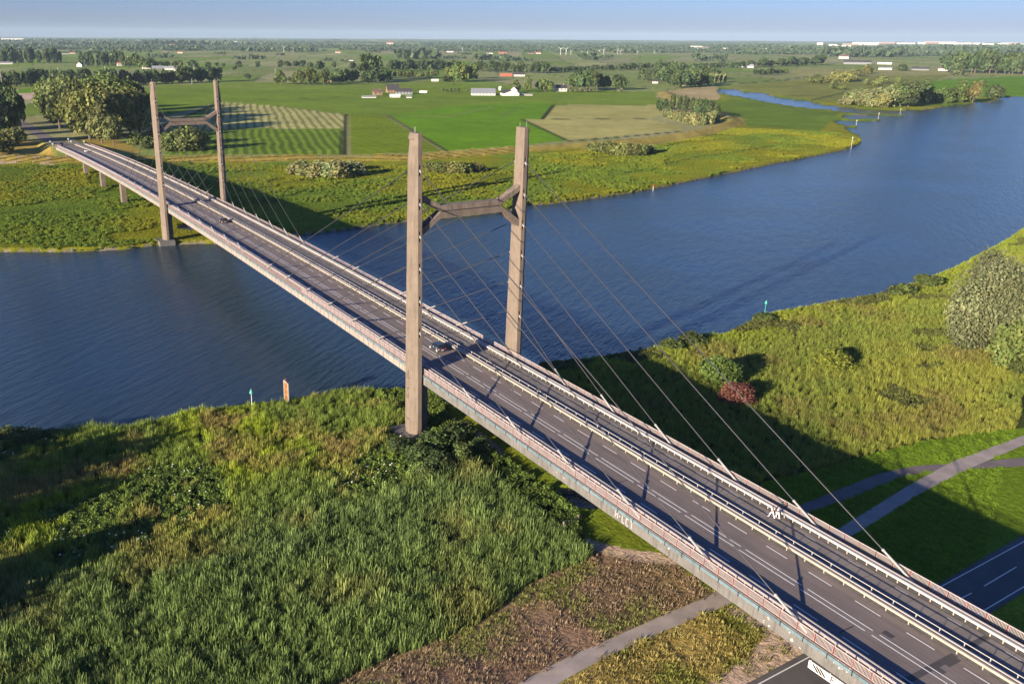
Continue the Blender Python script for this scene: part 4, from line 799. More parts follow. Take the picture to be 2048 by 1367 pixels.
for p, d, c0, sd_ in ((BROWNZ, 2.2, C(.33, .235, .14), 4), (STRAWZ, 3.0, C(.42, .34, .10), 5), (SANDZ2, .35, C(.3, .27, .07), 6), (SANDZ1, .25, C(.3, .27, .07), 7)):
    x, y, sd = sample(p, d, (CYC, ROADP)+((SANDZ1, SANDZ2) if d > 1 else ()), sd_); n = fbm(x, y, 6, 14, 3); m = (n > .40) | (RNG.random(len(x)) < .3); x, y, n = x[m], y[m], n[m]
    k = np.clip((n-.55)*7, 0, 1); xs.append(x); ys_.append(y); cs.append(mixn(c0[None, :]*RNG.uniform(.6, 1.3, len(x))[:, None], C(.22, .27, .04), k*.7))
x = np.concatenate(xs); y = np.concatenate(ys_); c = np.concatenate(cs); scatter('dry_grass', 'dry', x, y, np.full(len(x), GZ), c, RNG.uniform(.5, 1.3, len(x)), 'dry brown and straw grass between the reeds and the road')
FARB = [(-63.9,449.2),(-22.2,428.1),(42.7,415.1),(102.2,365.4),(165.1,326.4),(194.9,328.4),(233.5,329.7),(279.1,337.6),(321.8,337.4),(366.4,341.1),(421,356.6),(475.3,377.7),(529.1,405.6),(574.3,355.6),(570,314.7),(532.1,287),(431.9,246.8),(282.8,208.5),(236.2,195.4),(163.4,185.8),(140.4,181.2),(77.2,180.7),(36,177.3),(2.3,177.5),(-18,185.3),(-48.7,189.9),(-78.5,203.8)]
x, y, sd = sample(FARB, .55, (), 8); n = fbm(x, y, 30, 3, 4); k = np.clip((fbm(x, y, 38, 3, 4)-.5)*3.2+.5, 0, 1)
c = mixn(np.broadcast_to(C(.15, .225, .025), (len(x), 3)), C(.26, .27, .02), k)*RNG.uniform(.7, 1.3, len(x))[:, None]; zz = height(x, y, sd)
low_ = fbm(x, y, 26, 95, 3) > .47
s = np.where(low_, RNG.uniform(.7, 1.3, len(x)), RNG.uniform(.25, .5, len(x)))
scatter('meadow_herbs', 'herb', x, y, zz, c, s, 'rough green herbs and grass over the far bank meadow')
i = np.where(dk < 12)[0]; i = RNG.choice(i, min(len(i), 5000), replace=False); i = i[(gr[i] < 620) & (dk[i] > 2.5)]
scatter('dike_grass', 'dry', gx[i], gy[i], gz[i], (C(.36, .28, .07)[None, :]*RNG.uniform(.6, 1.3, len(i))[:, None]), RNG.uniform(1.2, 3.0, len(i)), 'yellow rough grass on the slopes of the dike')
# ================================================================ VEHICLES, PEOPLE, SIGNS
def paint(name, c, r=.3):
    m, nt, bs, N, L = newmat(name); bs.inputs['Base Color'].default_value = (*c, 1); bs.inputs['Roughness'].default_value = r; bs.inputs['Coat Weight'].default_value = .5; return m
M['car_grey'] = paint('dark_grey_paint', (.035, .040, .052)); M['car_white'] = paint('white_car_paint', (.72, .72, .72)); M['car_black'] = paint('black_car_paint', (.012, .013, .016))
def make_car(name, label, mat, x, y, head, group=None, suv=True):
    """car pointing along local +y; loft of cross-sections for the body, glass house, wheels, lamps"""
    r = empty(name, (x, y, zd(y)+.03), head); r.rotation_euler.x = math.atan(-2*6.084e-5*(y-98.97))*(1 if abs(head) < 1 else -1)
    prop(r, label, 'car', group)
    def ring(y, zb, zt, wb, wt, zs): return [(-wb, y, zb), (wb, y, zb), (wb*1.03, y, zs), (wt, y, zt), (-wt, y, zt), (-wb*1.03, y, zs)]
    mb = MB(); secs = [(-2.15, .42, .82, .72, .70, .62), (-2.08, .30, 1.00, .84, .76, .68), (-1.3, .24, 1.02, .90, .80, .72), (0, .22, 1.00, .90, .82, .72), (.95, .22, .98, .90, .80, .70), (1.75, .26, .86, .87, .72, .64), (2.10, .34, .70, .74, .62, .56)]
    for a, b in zip(secs[:-1], secs[1:]): mb.prism(ring(*a), ring(*b))
    h = 1.62 if suv else 1.46
    body = mb.build('body', mat, r, True)
    mb = MB(); cs = [(-2.02, .98, 1.06, .74, .66, 1.02), (-1.55, .98, h-.06, .78, .60, 1.3), (-.4, .98, h, .80, .62, 1.3), (.35, .98, h-.05, .80, .61, 1.3), (1.15, .97, 1.02, .78, .70, 1.0)]
    for a, b in zip(cs[:-1], cs[1:]): mb.prism(ring(*a), ring(*b))
    mb.build('windows', M['glass'], r)
    mb = MB(); mb.prism([(-.60, -1.62, h-.05), (.60, -1.62, h-.05), (.60, .38, h-.04), (-.60, .38, h-.04)], [(-.54, -1.55, h+.03), (.54, -1.55, h+.03), (.54, .28, h+.02), (-.54, .28, h+.02)])
    for sx in (-1, 1):
        for py in (-1.5, -.35): mb.bar((sx*.80, py, 1.0), (sx*.615, py, h-.03), .09, .05)
    mb.build('roof', mat, r)
    for sx in (-1, 1):
        for py in (-1.32, 1.32):
            mb = MB(); mb.tube((sx*.70, py, .34), (sx*.93, py, .34), .34, k=16); wh = mb.build('wheel', M['tyre'], r)
            mb = MB(); mb.tube((sx*.91, py, .34), (sx*.945, py, .34), .24, k=10); mb.build('rim', M['rim'], wh)
        mb = MB(); mb.box(sx*.70-.14, sx*.70+.14, -2.20, -2.08, .70, .92); mb.build('tail_lamp', M['lamp_red'], r)
        mb = MB(); mb.box(sx*.58-.15, sx*.58+.15, 1.98, 2.10, .58, .70); mb.build('headlight', M['signwhite'], r)
        mb = MB(); mb.box(sx*1.0-.1, sx*1.0+.1, .75, .9, .98, 1.12); mb.build('mirror', mat, r)
    mb = MB(); mb.box(-.26, .26, -2.22, -2.14, .52, .64); mb.build('number_plate', M['signwhite'], r)
    mb = MB(); mb.box(-.75, .75, -2.19, -2.05, .34, .50); mb.build('bumper', M['dark'], r)
    return r
make_car('parked_car'.replace('parked_', 'family_'), 'dark grey hatchback seen from behind on the deck beside the near pylon', M['car_grey'], -1.15, 8.9, 0)
make_car('family_car', 'black car on the deck just before the far pylon', M['car_black'], -1.0, 153.8, 0)
make_car('family_car', 'white car far along the deck beyond the far pylon', M['car_white'], -1.2, 425.0, 0)
make_car('family_car', 'small dark car coming onto the far end of the bridge', M['car_black'], -5.2, 497.0, math.pi)

def skin_mesh(name, verts, edges, radii, mat, parent, root=0):
    me = bpy.data.meshes.new(name); me.from_pydata(verts, edges, []); me.materials.append(mat); o = bpy.data.objects.new(name, me); COL.objects.link(o); o.parent = parent
    md = o.modifiers.new('skin', 'SKIN'); md.use_smooth_shade = True
    for i, rr_ in enumerate(radii): me.skin_vertices[0].data[i].radius = rr_ if isinstance(rr_, tuple) else (rr_, rr_)
    me.skin_vertices[0].data[root].use_root = True
    sd = o.modifiers.new('sub', 'SUBSURF'); sd.levels = 1; sd.render_levels = 2
    return o
def make_person(x, y, label, shirt, trousers, stride, arm_out, head=0.0):
    r = empty('person', (x, y, zd(y)+.03), head); prop(r, label, 'person')
    s = stride
    # joints: pelvis chest neck head / shoulders elbows wrists / hips knees ankles toes, walking along +y
    J = dict(pel=(0,0,.95), wst=(0,.01,1.10), chs=(0,.03,1.32), nck=(0,.03,1.49), hd0=(0,.05,1.60), hd1=(0,.05,1.74))
    for n, sx, k in (('l', -1, 1), ('r', 1, -1)):
        J['hip'+n] = (sx*.10, 0, .90); J['kne'+n] = (sx*.11, k*s*.48+.05, .50); J['ank'+n] = (sx*.11, k*s*.85-(.06 if k < 0 else 0), .09 if k > 0 else .14); J['toe'+n] = (sx*.12, k*s*.85+.16-(.06 if k < 0 else 0), .04)
        J['sho'+n] = (sx*.19, .03, 1.42)
        if n == 'r' and arm_out: J['elb'+n] = (sx*.40, .10, 1.24); J['wri'+n] = (sx*.58, .22, 1.22)
        else: J['elb'+n] = (sx*.26, -k*s*.22, 1.14); J['wri'+n] = (sx*.25, -k*s*.30+.14, .94)
    R_ = dict(pel=(.15,.11), wst=(.135,.095), chs=(.165,.115), nck=.058, hd0=(.082,.095), hd1=(.078,.088), hip=.092, kne=.062, ank=.042, toe=.036, sho=.062, elb=.043, wri=.030)
    ed = [('pel','wst'),('wst','chs'),('chs','nck'),('nck','hd0'),('hd0','hd1')]
    for n in 'lr': ed += [('pel','hip'+n),('hip'+n,'kne'+n),('kne'+n,'ank'+n),('ank'+n,'toe'+n),('chs','sho'+n),('sho'+n,'elb'+n),('elb'+n,'wri'+n)]
    def sub(nm, keys, edges, mat, grow, root):
        ks = list(keys); rad = []
        for k in ks:
            q = R_.get(k) or R_.get(k[:3]); rad.append(tuple(a+grow for a in q) if isinstance(q, tuple) else q+grow)
        return skin_mesh(nm, [J[k] for k in ks], [(ks.index(a), ks.index(b)) for a, b in edges], rad, mat, r, ks.index(root))
    sub('body', J.keys(), ed, M['skin'], 0, 'pel')
    sub('shirt', ['wst','chs','shol','elbl','shor','elbr'], [('wst','chs'),('chs','shol'),('shol','elbl'),('chs','shor'),('shor','elbr')], shirt, .016, 'wst')
    sub('trousers', ['wst','pel','hipl','knel','ankl','hipr','kner','ankr'], [('wst','pel'),('pel','hipl'),('hipl','knel'),('knel','ankl'),('pel','hipr'),('hipr','kner'),('kner','ankr')], trousers, .015, 'pel')
    for n in 'lr':
        a = Vector(J['ank'+n]); b = Vector(J['toe'+n]); mb = MB(); mb.bar(a+Vector((0, -.08, -.05)), b+Vector((0, .06, -.0)), .10, .08); mb.build('shoe', M['signwhite'], r)
        wv = Vector(J['wri'+n]); d = (wv-Vector(J['elb'+n])).normalized(); t = d.cross(Vector((1, 0, 0))).normalized(); mb = MB(); mb.bar(wv, wv+d*.09, .035, .08)
        for i, ln in enumerate((.065, .078, .072, .055)):
            p = wv+d*.088+t*(.030-.020*i); q = p+d*ln*.55; mb.tube(p, q, .009, .008, 5); mb.tube(q, q+d*ln*.4+Vector((0, .018, 0)), .008, .006, 5)
        mb.tube(wv+d*.03+t*.038, wv+d*.075+t*.07, .010, .008, 5); mb.build('hand', M['skin'], r)
    hd = Vector(J['hd1'])
    mb = MB()
    for i in range(5):
        for k in range(10):
            pass
    bm = bmesh.new(); bmesh.ops.create_uvsphere(bm, u_segments=12, v_segments=8, radius=.105)
    for v in list(bm.verts):
        if v.co.z < -.02 and v.co.y > -.03: bm.verts.remove(v)
    me = bpy.data.meshes.new('hair'); bm.to_mesh(me); bm.free(); me.materials.append(M['hair']); o = bpy.data.objects.new('hair', me); COL.objects.link(o); o.parent = r; o.location = hd+Vector((0, -.012, .01))
    mb = MB(); mb.prism([(-.012, .128, 1.645), (.012, .128, 1.645), (0, .15, 1.65)], [(-.006, .128, 1.69), (.006, .128, 1.69), (0, .132, 1.69)])
    mb.build('nose', M['skin'], r)
    for sx in (-1, 1): mb = MB(); mb.tube((sx*.032, .118, 1.695), (sx*.032, .142, 1.695), .012, k=6); mb.build('eye', M['black'], r); mb = MB(); mb.tube((sx*.075, .04, 1.68), (sx*.105, .03, 1.68), .03, .02, 6); mb.build('ear', M['skin'], r)
    mb = MB(); mb.box(-.025, .025, .12, .136, 1.608, 1.618); mb.build('mouth', M['lamp_red'], r)
    return r
make_person(6.62, -68.6, 'person in white striding along the grey side lane, the left one of the pair', M['cloth_white'], M['cloth_white'], .42, False)
make_person(7.22, -69.1, 'person in white trousers and pale blue top, the right one of the walking pair', M['cloth_pale'], M['cloth_white'], .22, True)

# --- signs and beacons along the water
def beacon(x, y, h, mat, top, label, z=None, group=None, red=False):
    z = float(height(np.array([x]), np.array([y]))[0]) if z is None else z
    r = empty('river_beacon', (x, y, z)); mb = MB(); mb.tube((0, 0, -.6), (0, 0, h-.7), .10, .075, 8); mb.build('pole', mat, r)
    mb = MB(); mb.tube((0, 0, h-.95), (0, 0, h), .42, .03, 10); mb.build('topmark', top, r); prop(r, label, 'beacon', group); return r
for k, (x, y, h, _) in enumerate([(-35.5,26.6,4.5,4.5)]): beacon(x, y, h, M['grey_pole'], M['green_sign'], 'grey river beacon with a green cone topmark beside the yellow board')
for x, y, h, _ in [(112.2,20.4,4.8,4.8)]: beacon(x, y, h, M['green_sign'], M['green_sign'], 'thin teal river beacon on the right bank shoreline')
for x, y, h, _ in [(240.2,199.6,5,5)]: beacon(x, y, h, M['signwhite'], M['lamp_red'], 'white river beacon with a reddish top on the far shore')
for (x, y, h, _), s in zip([(496.8,270.6,8.3,8.3),(729.3,409.2,6.9,6.9),(649.8,376,5.8,5.8),(810.7,440.2,6.2,6.2)], ('at the tip of the far meadow', 'on the long spit in the river', 'on the short spit in the river', 'on the outermost spit before the pale willows')): beacon(x, y, h, M['signwhite'], M['signwhite'], 'slim white river beacon '+s, z=.3)
for x, y, h, _ in [(599.5,338.7,3.9,3.9)]: beacon(x, y, h, M['dark'], M['dark'], 'short dark post at the waterline of the far meadow', z=.3)
for x, y, h, _ in [(-28.2,25.7,4.8,4.8)]:
    r = empty('river_sign', (x, y, 1.0)); prop(r, 'tall yellow board in a rusty pale edged frame standing at the near waterline', 'sign')
    mb = MB(); mb.box(-.10, .10, .05, .25, -1, 1.3); mb.box(-.10, .10, -1.25, -1.05, -1, 1.3); mb.box(.12, .22, .05, .2, 0, 5.3); mb.box(.12, .22, -1.25, -1.1, 0, 5.3); mb.build('post', M['rust'], r)
    mb = MB(); mb.box(-.04, .10, -1.30, .98, .95, 5.15); mb.build('panel', M['amber'], r)
    mb = MB(); w_ = .14
    for a in ((-1.40, -1.26, .85, 5.25), (.94, 1.08, .85, 5.25), (-1.26, .94, .85, 1.0), (-1.26, .94, 5.10, 5.25)): mb.box(-.10, .12, *a)
    mb.build('frame', M['galv_white'], r)
    mb = MB()
    for a, b in (((.5, 4.6), (-.2, 4.75)), ((-.2, 4.75), (-.6, 4.2)), ((-.6, 4.2), (.1, 3.75)), ((.7, 3.3), (-.1, 2.9)), ((-.1, 2.9), (.5, 2.5)), ((-.9, 3.4), (-.5, 2.6)), ((-.6, 2.2), (-.6, 1.4)), ((.2, 2.1), (-.9, 1.7)), ((.6, 1.9), (.3, 1.3))): mb.bar((-.06, a[0], a[1]), (-.06, b[0], b[1]), .07, .22)
    mb.build('symbol', M['rust'], r)
    mb = MB(); mb.bar((0, -1.2, 5.2), (0, .2, 5.75), .07, .07); mb.bar((0, .9, 5.2), (0, -.1, 5.75), .07, .07); mb.tube((0, .1, 5.6), (0, .1, 6.0), .14, k=6); mb.build('bracket', M['rust'], r)
# clearance sign hung under the girder over the road
r = empty('clearance_sign', (-10.62, -95.2, zd(-95)-3.02)); prop(r, 'white clearance board with black marks hung below the girder above the road', 'sign')
mb = MB(); mb.box(-.05, .05, -5.2, 6.6, 0, .95); mb.build('board', M['signwhite'], r)
mb = MB()
for y in (-5, -2, 1, 4, 6.4): mb.box(.0, .1, y-.06, y+.06, .93, 1.06)
mb.build('hanger', M['galv'], r)
mb = MB()
for k in range(3): mb.poly([(-.056, 6.3-k*.45, .85), (-.056, 5.95-k*.45, .85), (-.056, 5.15-k*.45, .12), (-.056, 5.5-k*.45, .12)])
def glyph(y, strokes):
    for (a, b), (c, d) in strokes: mb.bar((-.055, y-a*.55, .15+b*.65), (-.055, y-c*.55, .15+d*.65), .02, .13)
glyph(3.75, (((0,0),(0,1)), ((0,1),(1,1)), ((0,.5),(.8,.5)))); glyph(2.95, (((0,0),(0,.6)), ((0,.5),(.6,.6))))
glyph(2.0, (((0,1),(1,1)), ((1,1),(1,.5)), ((1,.5),(0,0)), ((0,0),(1,0)))); glyph(1.2, (((.3,0),(.3,.12)),)); glyph(.5, (((0,1),(1,.9)), ((1,.9),(.3,.5)), ((.3,.5),(1,.1)), ((1,.1),(0,0))))
glyph(-.7, (((0,0),(0,.6)), ((0,.6),(.5,.6)), ((.5,.6),(.5,0)), ((.5,.6),(1,.6)), ((1,.6),(1,0))))
mb.build('lettering', M['black'], r)
# worn white painted marks and letters on the girder and the near leg
mb = MB()
def fglyph(y, z, strokes, s=1.0, wd=.13):
    for (a, b), (c, d) in strokes: mb.bar((-10.456, y-a*s*.6, zd(y)-2.02+z+b*s), (-10.456, y-c*s*.6, zd(y)-2.02+z+d*s), .012, wd)
fglyph(-56.4, .40, (((0,0),(0,1)), ((.8,0),(.8,1)), ((0,.5),(.8,.5)))); fglyph(-57.3, .75, (((0,0),(0,.4)),), .8); fglyph(-57.8, .30, (((0,1),(0,0)), ((0,0),(.7,0)))); fglyph(-58.6, .30, (((.8,1),(0,1)), ((0,1),(0,0)), ((0,0),(.8,0)))); fglyph(-59.4, .28, (((0,1),(1,1)), ((.5,1),(.5,0))))
rg = random.Random(5)
for y, n in ((-83, 4), (-86.5, 4), (-92, 8), (-93.5, 6), (-44, 2), (-66, 2)):
    for i in range(n):
        a = y+rg.uniform(-1, 1); z = rg.uniform(.2, 1.3) if y > -91 else rg.uniform(1.1, 1.7); mb.bar((-10.457, a, zd(a)-2.02+z), (-10.457, a+rg.uniform(-.25, .25), zd(a)-2.02+z+rg.uniform(.1, .4)), .012, rg.uniform(.08, .25))
mb.build('painted_mark', M['galv_white'], deck)
nl = [o for o in bridge.children if o.name.startswith('pylon_leg')][0]
mb = MB(); X_ = -12.886
for (a, b), (c, d) in (((.2, 13.6), (-.3, 15.0)), ((-.1, 14.4), (-.6, 13.6)), ((.3, 13.3), (-.7, 13.3)), ((.5, 11.0), (-.5, 11.2)), ((.4, 10.5), (-.2, 10.6)), ((-.2, 10.2), (-.2, 9.1)), ((-.2, 9.1), (.4, 9.3)), ((.4, 9.3), (.3, 9.9)), ((.5, 5.0), (-.1, 4.6)), ((-.1, 4.6), (-.5, 5.0))): mb.bar((X_, a, b), (X_, c, d), .012, .12)
mb.build('painted_mark', M['black'], nl)
# wooden rail fence under the bridge
f0, f1 = [(-8.3,-43),(-4.4,-41.8)]; r = empty('rail_fence', (*f0, GZ)); prop(r, 'short weathered wooden rail fence beside the dirt track under the bridge', 'fence'); v_ = Vector((f1[0]-f0[0], f1[1]-f0[1], 0))
for t in (0, .5, 1): mb = MB(); p = v_*t; mb.box(p.x-.11, p.x+.11, p.y-.11, p.y+.11, -.3, 1.9 if t == 0 else 1.35); mb.build('fence_post', M['wood'], r)
for z in (.6, 1.15): mb = MB(); mb.bar((0, 0, z), (v_.x, v_.y, z), .05, .14); mb.build('rail', M['wood'], r)
# reflector posts and sign on the far embankment
for (px_, py_, h_), lab in zip(((-11.5, 492, 2.0), (-10.5, 512, 2.4), (2.4, 520, 3.2), (1.9, 505, 2.4), (9.5, 500, 2.2)), ('white marker post left of the far bridge end', 'second white marker post left of the far approach', 'tall white traffic sign in the far median', 'low white traffic sign in the far median', 'white post at the far end of the right railing')):
    r = empty('road_sign', (px_, py_, float(height(np.array([px_]), np.array([py_]))[0]))); mb = MB(); mb.tube((0, 0, -.3), (0, 0, h_), .06, k=6); mb.build('post', M['grey_pole'], r); mb = MB(); mb.box(-.45, .45, -.05, .03, h_-.9, h_); mb.build('plate', M['signwhite'], r); prop(r, lab, 'sign')

# ================================================================ FARMS, HOUSES, POLES, FAR COUNTRY
M['brick'] = simple('house_brick', (.26, .16, .11), .9, .2, 1); M['wall_white'] = simple('white_wall', (.66, .62, .55), .9, .12, .5); M['wall_grey'] = simple('grey_cladding', (.22, .23, .23), .8, .2, .5)
M['roof_dark'] = simple('dark_roof', (.045, .040, .042), .8, .25, .6); M['roof_brown'] = simple('brown_tiles', (.12, .075, .055), .85, .25, .6); M['roof_red'] = simple('red_tiles', (.40, .11, .07), .85, .2, .6); M['roof_grey'] = simple('grey_sheet_roof', (.24, .25, .26), .7, .2, .4)
M['pane'] = simple('window_pane', (.02, .025, .03), .15, .1)
def house(name, x, y, H, Wd, wall, roof, label, dep=None, rz=None, chim=False, win=True, eave=.5, cat='house', group=None, parts=True):
    a = math.atan2(x-CAM.x, y-CAM.y); r = empty(name, (x, y, GZ-.1), -a+(random.uniform(-.25, .25) if rz is None else rz)); dep = dep or max(6, H*1.15); hw = H*eave; w2, d2 = Wd/2, dep/2
    mb = MB(); mb.box(-w2, w2, -d2, d2, 0, hw)
    for s in (-1, 1): mb.prism([(s*(w2-.25), -d2, hw), (s*(w2-.25), d2, hw), (s*(w2-.25), 0, H-.15)], [(s*w2, -d2, hw), (s*w2, d2, hw), (s*w2, 0, H-.15)])
    mb.build('wall', wall, r)
    mb = MB(); o_ = .5; e = hw-.25
    for s in (-1, 1): mb.hexa([(-w2-o_, s*(d2+o_), e-.1), (w2+o_, s*(d2+o_), e-.1), (w2+o_, 0, H-.1), (-w2-o_, 0, H-.1), (-w2-o_, s*(d2+o_), e+.15), (w2+o_, s*(d2+o_), e+.15), (w2+o_, 0, H+.15), (-w2-o_, 0, H+.15)])
    rf = mb.build('roof', roof, r)
    if chim: mb = MB(); mb.box(w2*.5-.4, w2*.5+.4, -.4, .4, H-.8, H+.9); mb.build('chimney', wall, rf)
    if win:
        k = max(2, int(Wd/4))
        for i in range(k):
            xx = -w2+Wd*(i+.5)/k; mb = MB(); mb.box(xx-.6, xx+.6, -d2-.04, -d2+.1, hw*.3, hw*.8); mb.build('window', M['pane'], r)
    prop(r, label, cat, group); return r
def hs(lst, *a, **k):
    for (x, y, h, w_) in lst: house('house' if k.get('cat', 'house') == 'house' else 'barn', x, y, h, w_, *a, **k)
hs([(451.3,935.8,7.7,11.6)], M['brick'], M['roof_brown'], 'brick gabled house with brown roof at the left of the dark farm', chim=True)
hs([(494.6,975.7,11,16.5)], M['brick'], M['roof_dark'], 'farmhouse with a tall dark hipped roof in the dark farm', chim=True, eave=.35)
hs([(488.4,930.7,7.8,21.8)], M['wall_grey'], M['roof_dark'], 'long grey barn with a black roof at the right of the dark farm', cat='barn', rz=.05)
hs([(415,887.4,2.7,17.3)], M['wall_white'], M['roof_grey'], 'long low white and grey shed at the left edge of the dark farm', cat='barn', win=False, rz=.15)
hs([(449.3,882.3,4,12.9)], M['wall_white'], M['wall_white'], 'low cream shed in the yard of the dark farm', cat='barn', rz=0)
hs([(460.9,866.6,2.7,6.7)], M['wall_white'], M['wall_grey'], 'tiny pale shed at the right of the yard of the dark farm', cat='barn', win=False)
hs([(528.3,948.4,2.9,9.9)], M['wall_white'], M['wall_white'], 'white low silage heap building right of the dark farm', cat='barn', win=False)
hs([(579.8,878.2,8.5,31.5)], M['wall_white'], M['roof_grey'], 'long cattle barn with a grey sheet roof and pale wall', cat='barn', dep=26, eave=.35, rz=.04)
hs([(605.8,855.2,7.1,22.6)], M['wall_white'], M['roof_dark'], 'white fronted barn with dark doors right of the cattle barn', cat='barn', rz=math.pi/2+.3, dep=21)
hs([(637.5,887.7,8.8,9.7)], M['wall_white'], M['roof_brown'], 'white gabled house behind the white fronted barn', chim=True, rz=1.3)
hs([(626.6,845.8,2.1,17)], M['wall_white'], M['wall_grey'], 'low white wall like shed at the right end of the white barn farm', cat='barn', win=False, rz=0)
hs([(659,954.4,5.4,2.7)], M['wall_white'], M['wall_white'], 'slim white silo between the two barns', win=False, cat='silo', dep=5)
hs([(725.3,898.8,9.2,15.7)], M['wall_white'], M['roof_dark'], 'white house with a dark roof left of the dense tree clump', chim=True, rz=.3)
hs([(935.2,1339.2,5.2,23.6)], M['roof_red'], M['roof_red'], 'long low red shed beyond the meadow', cat='barn', rz=0)
hs([(958.3,1329.9,7.4,23.5)], M['wall_white'], M['roof_dark'], 'white striped shed right of the long red shed', cat='barn', rz=.1)
hs([(705.6,1220.9,3.7,11.7)], M['wall_white'], M['wall_white'], 'white caravan like shed left of the meadow clump', cat='barn', rz=0)
hs([(536.4,1273.4,9.9,19.8)], M['brick'], M['roof_brown'], 'half hidden house with a wide brown roof among garden trees', chim=True, rz=.9)
hs([(275.5,2160.8,10.8,15.2)], M['wall_white'], M['roof_dark'], 'white gabled house left of the second plantation block', rz=1.2)
hs([(376.5,2201.9,12.5,17.5)], M['wall_white'], M['roof_red'], 'red roofed house at the foot of the second plantation block', chim=True, rz=.2)
hs([(388.6,1977.2,8.8,17.7)], M['wall_white'], M['roof_dark'], 'dark roofed barn leftmost of the grey farm', cat='barn', rz=.1)
hs([(405,1937.9,7.5,25.3)], M['wall_grey'], M['roof_grey'], 'long grey barn in the middle of the grey farm', cat='barn', rz=.05)
hs([(420,1899.9,7.3,22)], M['wall_white'], M['roof_grey'], 'pale barn in the right half of the grey farm', cat='barn', rz=-.1)
hs([(424.4,1836.1,5.9,17.8)], M['wall_white'], M['roof_grey'], 'low pale shed rightmost of the grey farm', cat='barn', rz=.1)
hs([(1056,981.7,6.5,10.4),(1041.1,953.7,5.5,8.8),(1002.3,937.3,5.4,8.6)], M['brick'], M['roof_red'], 'red roofed house at the edge of the village wood', group='red roofed houses of the village wood')
hs([(1016.9,1016,6.5,9.1)], M['wall_white'], M['roof_dark'], 'white house at the left foot of the village wood')
hs([(1838.1,1553.9,11.9,17.9)], M['wall_white'], M['roof_dark'], 'white house in the road belt at the right', rz=.9)
hs([(1821.7,1519.8,8.8,17.7)], M['wall_white'], M['roof_grey'], 'white low house beside the one in the road belt', rz=.2)
hs([(2401.9,1625.6,12.4,74.6)], M['wall_grey'], M['roof_dark'], 'very long dark shed beside the road crossing at the right', cat='barn', rz=.02)
hs([(3013.9,2116.8,15.6,34.4)], M['wall_white'], M['roof_brown'], 'pale house above the road crossing at the right')
hs([(2488.3,1595.7,5.4,38)], M['wall_white'], M['wall_white'], 'long low white greenhouse right of the very long dark shed', cat='barn', win=False, rz=0)
hs([(2092.3,1233,7.5,37.5)], M['wall_grey'], M['roof_dark'], 'long dark barn between two round trees at the right', cat='barn', rz=0)
hs([(2115.5,1189.7,10.5,21)], M['wall_white'], M['roof_brown'], 'white house left of the big wood at the right')
hs([(2096.2,1067.8,5.8,17.4)], M['wall_white'], M['roof_red'], 'small white house under the edge of the big wood')
hs([(2038.1,1288.9,6,29.8)], M['wall_white'], M['roof_grey'], 'low white sheds out in the meadow right of the crossing', cat='barn', rz=0)
hs([(972.7,10807.9,25.6,230.5)], M['wall_white'], M['wall_white'], 'big white hall on the horizon at the far left', cat='hall', win=False, rz=0)
hs([(127.1,2414.3,6,47.7)], M['wall_white'], M['roof_grey'], 'white shed below the plantation block at the far left edge', cat='barn', win=False, rz=0)
for k, t in enumerate([(4835.8,4628.5,16,79.8),(4695.2,4410.4,11.5,57.6),(4125.8,3705.7,16.6,33.2),(7418.4,5589.2,33,52.8),(5896.2,4490.3,13.2,118.9),(6750.7,4962.4,24.8,74.5),(6507.3,4689,19,133.2),(7814.9,5562.8,22.7,136.2),(9157.1,6349.5,32.9,263),(10058.2,6839.2,28.7,172.1),(9509.5,6340,33.7,168.5),(9855.7,6330.7,27.6,193.4),(10122.5,6323.5,35.2,70.4),(11317.3,6833.4,38.9,350.2),(10656.4,6309.1,29.2,233.5),(10827.1,6304.5,29.5,236.2),(11136.8,6296.2,30.1,180.8),(10517.1,5829.7,28.3,226.7),(11637.3,6282.7,23.4,163.5),(11864.1,6276.6,31.6,221.1),(11179.1,5798.2,22.2,133.5),(4572.8,3805.1,10.7,32),(4281.3,3504.9,9.9,29.8),(4882,3948.4,11.2,33.7),(4383,3484.6,10.1,30.2),(4121.7,3223.9,9.4,28.2),(4644.6,3607.3,10.5,31.6),(4180.8,3525,9.8,29.5),(4851.4,4164,11.4,45.8),(4209.1,4264.4,10.7,53.7),(4115.8,4279,10.7,53.3),(4206.1,4710.5,11.3,45.3),(4297.8,4945.3,11.7,46.9),(3801.4,4538.8,10.6,31.9),(2378.8,3233.2,7.3,29.2),(2409.4,3225.8,7.3,29.3),(2188.9,3279.2,7.2,28.7),(2246.3,3265.3,7.2,36),(2201.5,3642.6,10.3,30.9),(3766.9,7274.6,19.5,58.4),(4187.2,9399,30.4,91.3),(1617.1,3646.7,7.3,21.8),(1112.6,2438.5,5,19.9),(1061,3084.8,6,17.9),(2956.1,9222.6,17.2,51.6),(1474.5,5985,14.7,29.4),(942.6,4041.1,7.5,22.6),(918.5,3693.3,6.9,20.8),(794.9,5562,13.4,26.9),(802.3,5350.7,9.7,29.1),(451.9,3602.2,6.6,26.4),(492.8,3690.1,6.8,20.3),(620.3,3659.3,6.7,27),(1185,6564.3,11.9,35.7)]):
    pale = k % 3 != 1; far_town = t[0] > 6000 or k < 23
    house('house' if not far_town else 'town_building', *t, M['wall_white'] if pale else M['brick'], (M['wall_white'] if far_town else (M['roof_red'] if k % 2 else M['roof_dark'])), 'pale building of the distant town on the right horizon' if far_town else 'tiny far farm building out in the polder', win=False, eave=.85 if far_town else .5, cat='building', group='buildings of the distant town' if far_town else 'tiny far farm buildings', rz=random.uniform(-.3, .3))
